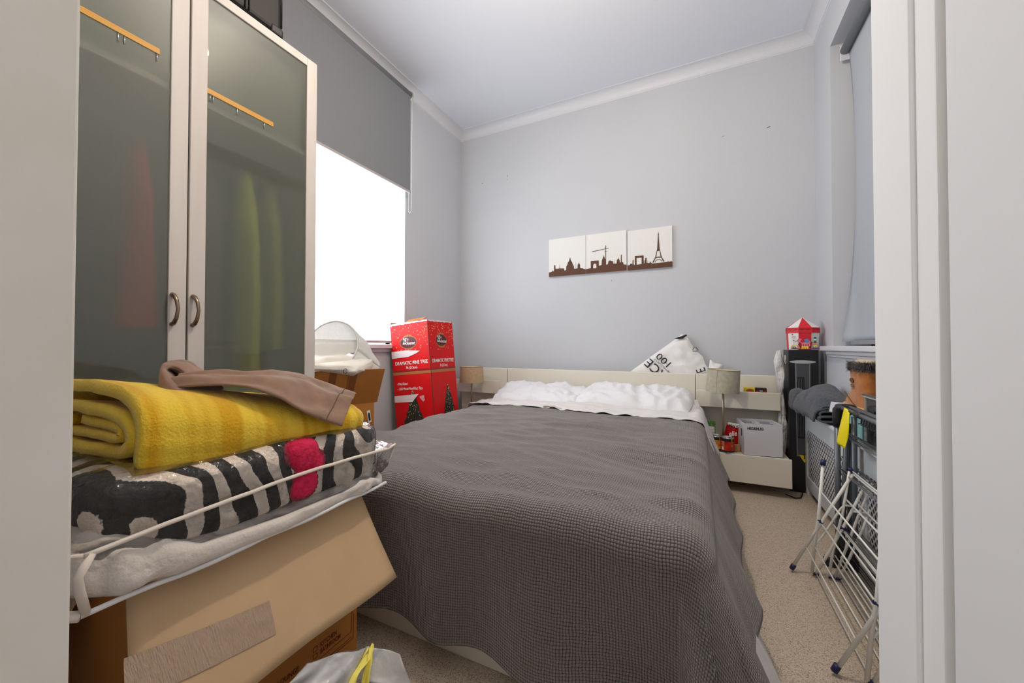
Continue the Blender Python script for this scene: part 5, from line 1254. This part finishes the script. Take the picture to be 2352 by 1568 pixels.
GV = [gp(366, 829, -1.02), gp(400, 826, -1.05), gp(433, 822, -1.06), gp(466, 850, -1.06), gp(502, 880, -1.05),
      gp(364, 868, -1.0), gp(361, 900, -.985), gp(373, 909, -.965), gp(410, 906, -.955), gp(450, 903, -.95), gp(500, 902, -.95),
      gp(376, 848, -1.0), gp(405, 846, -1.0), gp(430, 860, -.985), gp(425, 884, -.97), gp(460, 882, -.985),
      gp(380, 838, -1.10), gp(400, 860, -1.09), gp(412, 872, -1.03), gp(384, 880, -.965), gp(402, 893, -.95), gp(405, 868, -.985), gp(520, 890, -.99)]
GF = [(0, 1, 12, 11), (1, 2, 13, 12), (2, 3, 15, 13), (3, 4, 22, 15), (13, 15, 9, 14), (15, 22, 10, 9), (0, 11, 19, 5), (5, 19, 7, 6), (19, 20, 8, 7), (11, 16, 17, 21), (11, 21, 20, 19), (12, 17, 16, 11), (12, 13, 18, 17), (21, 17, 18), (21, 18, 14, 20), (18, 13, 14), (20, 14, 9, 8)]
gm = obj('bunched_sleeve', (GV, GF), BROWNT, t, smooth=True, solid=.005, subsurf=3)
tx = bpy.data.textures.new('cloth_noise', 'CLOUDS'); tx.noise_scale = .05
dm = gm.modifiers.new('wrinkle', 'DISPLACE'); dm.texture = tx; dm.strength = .012; dm.texture_coords = 'LOCAL'
# ---- bin bag on the floor in front
t = thing('bin_bag', 'translucent white bin bag with yellow tie beside the removal carton', 'bag', (-.66, .62, 0))
def sk(u, v):
    a = 2*PI*u; s = v
    r = .03+.115*math.sin(min(1, s*1.15)*PI*.5)**.6 if s < .5 else .145-.10*((s-.5)/.5)**1.6
    z = .012+.185*s+.016*math.sin(3*a+1)*s
    c = Vector((-.665+.02*s, .60, 0)); p = Vector((c.x+r*.95*math.cos(a), c.y+r*math.sin(a), z))
    return p+Vector((math.cos(a), math.sin(a), 0))*(.018*nz(p, 14, 6)+.010*abs(nz(p, 30, 2)))
obj('bag_body', grid(sk, 64, 30), MILKF, t, smooth=True)
def ear(u, v):
    a = at(842, 1482, X=-.70); b = at(918, 1500, X=-.62); c = at(946, 1575, X=-.58); d = at(770, 1560, X=-.72)
    p = a.lerp(b, u).lerp(d.lerp(c, u), v); return p+Vector((.5, -.5, .3))*(.01*math.sin(u*7+v*3)+.012*nz(p, 22))
obj('bag_ear', grid(ear, 20, 20), MILKF, t, smooth=True, solid=.001)
def ear2(u, v):
    a = at(706, 1520, X=-.72); b = at(842, 1484, X=-.70); c = at(800, 1575, X=-.66); d = at(655, 1575, X=-.70)
    p = a.lerp(b, u).lerp(d.lerp(c, u), v); return p+Vector((.5, -.5, .3))*(.012*math.sin(u*9+v*2)+.012*nz(p, 22, 4)+.018*math.sin(v*PI))
obj('bag_ear', grid(ear2, 20, 20), MILKF, t, smooth=True, solid=.001)
def tie(P, w0, w1):
    def fn(u, v):
        p = crv(P, v); w = w0+(w1-w0)*v; return p+Vector((.6, .6, .1))*(u-.5)*w+Vector((.4, -.4, 0))*(.012*math.sin(u*PI*2+v*3)+.006)
    return grid(fn, 8, 18)
obj('yellow_tie', tie([at(852, 1480, X=-.69), at(835, 1510, X=-.685), at(800, 1545, X=-.68), at(780, 1580, X=-.68)], .015, .075), YELTAB, t, smooth=True, solid=.001)
obj('yellow_tie', tie([at(852, 1480, X=-.688), at(849, 1510, X=-.67), at(842, 1540, X=-.665), at(836, 1585, X=-.66)], .008, .022), YELTAB, t, smooth=True, solid=.001)
obj('dark_clothes', superell((-.69, .56, .09), (.10, .12, .085), .8, .8, 40, 22, tw(14, .02)), NAVYCL, t, smooth=True)
obj('crumpled_paper', superell((-.65, .66, .12), (.07, .07, .07), .8, .8, 36, 20, tw(24, .02)), CREAMPL, t, smooth=True)
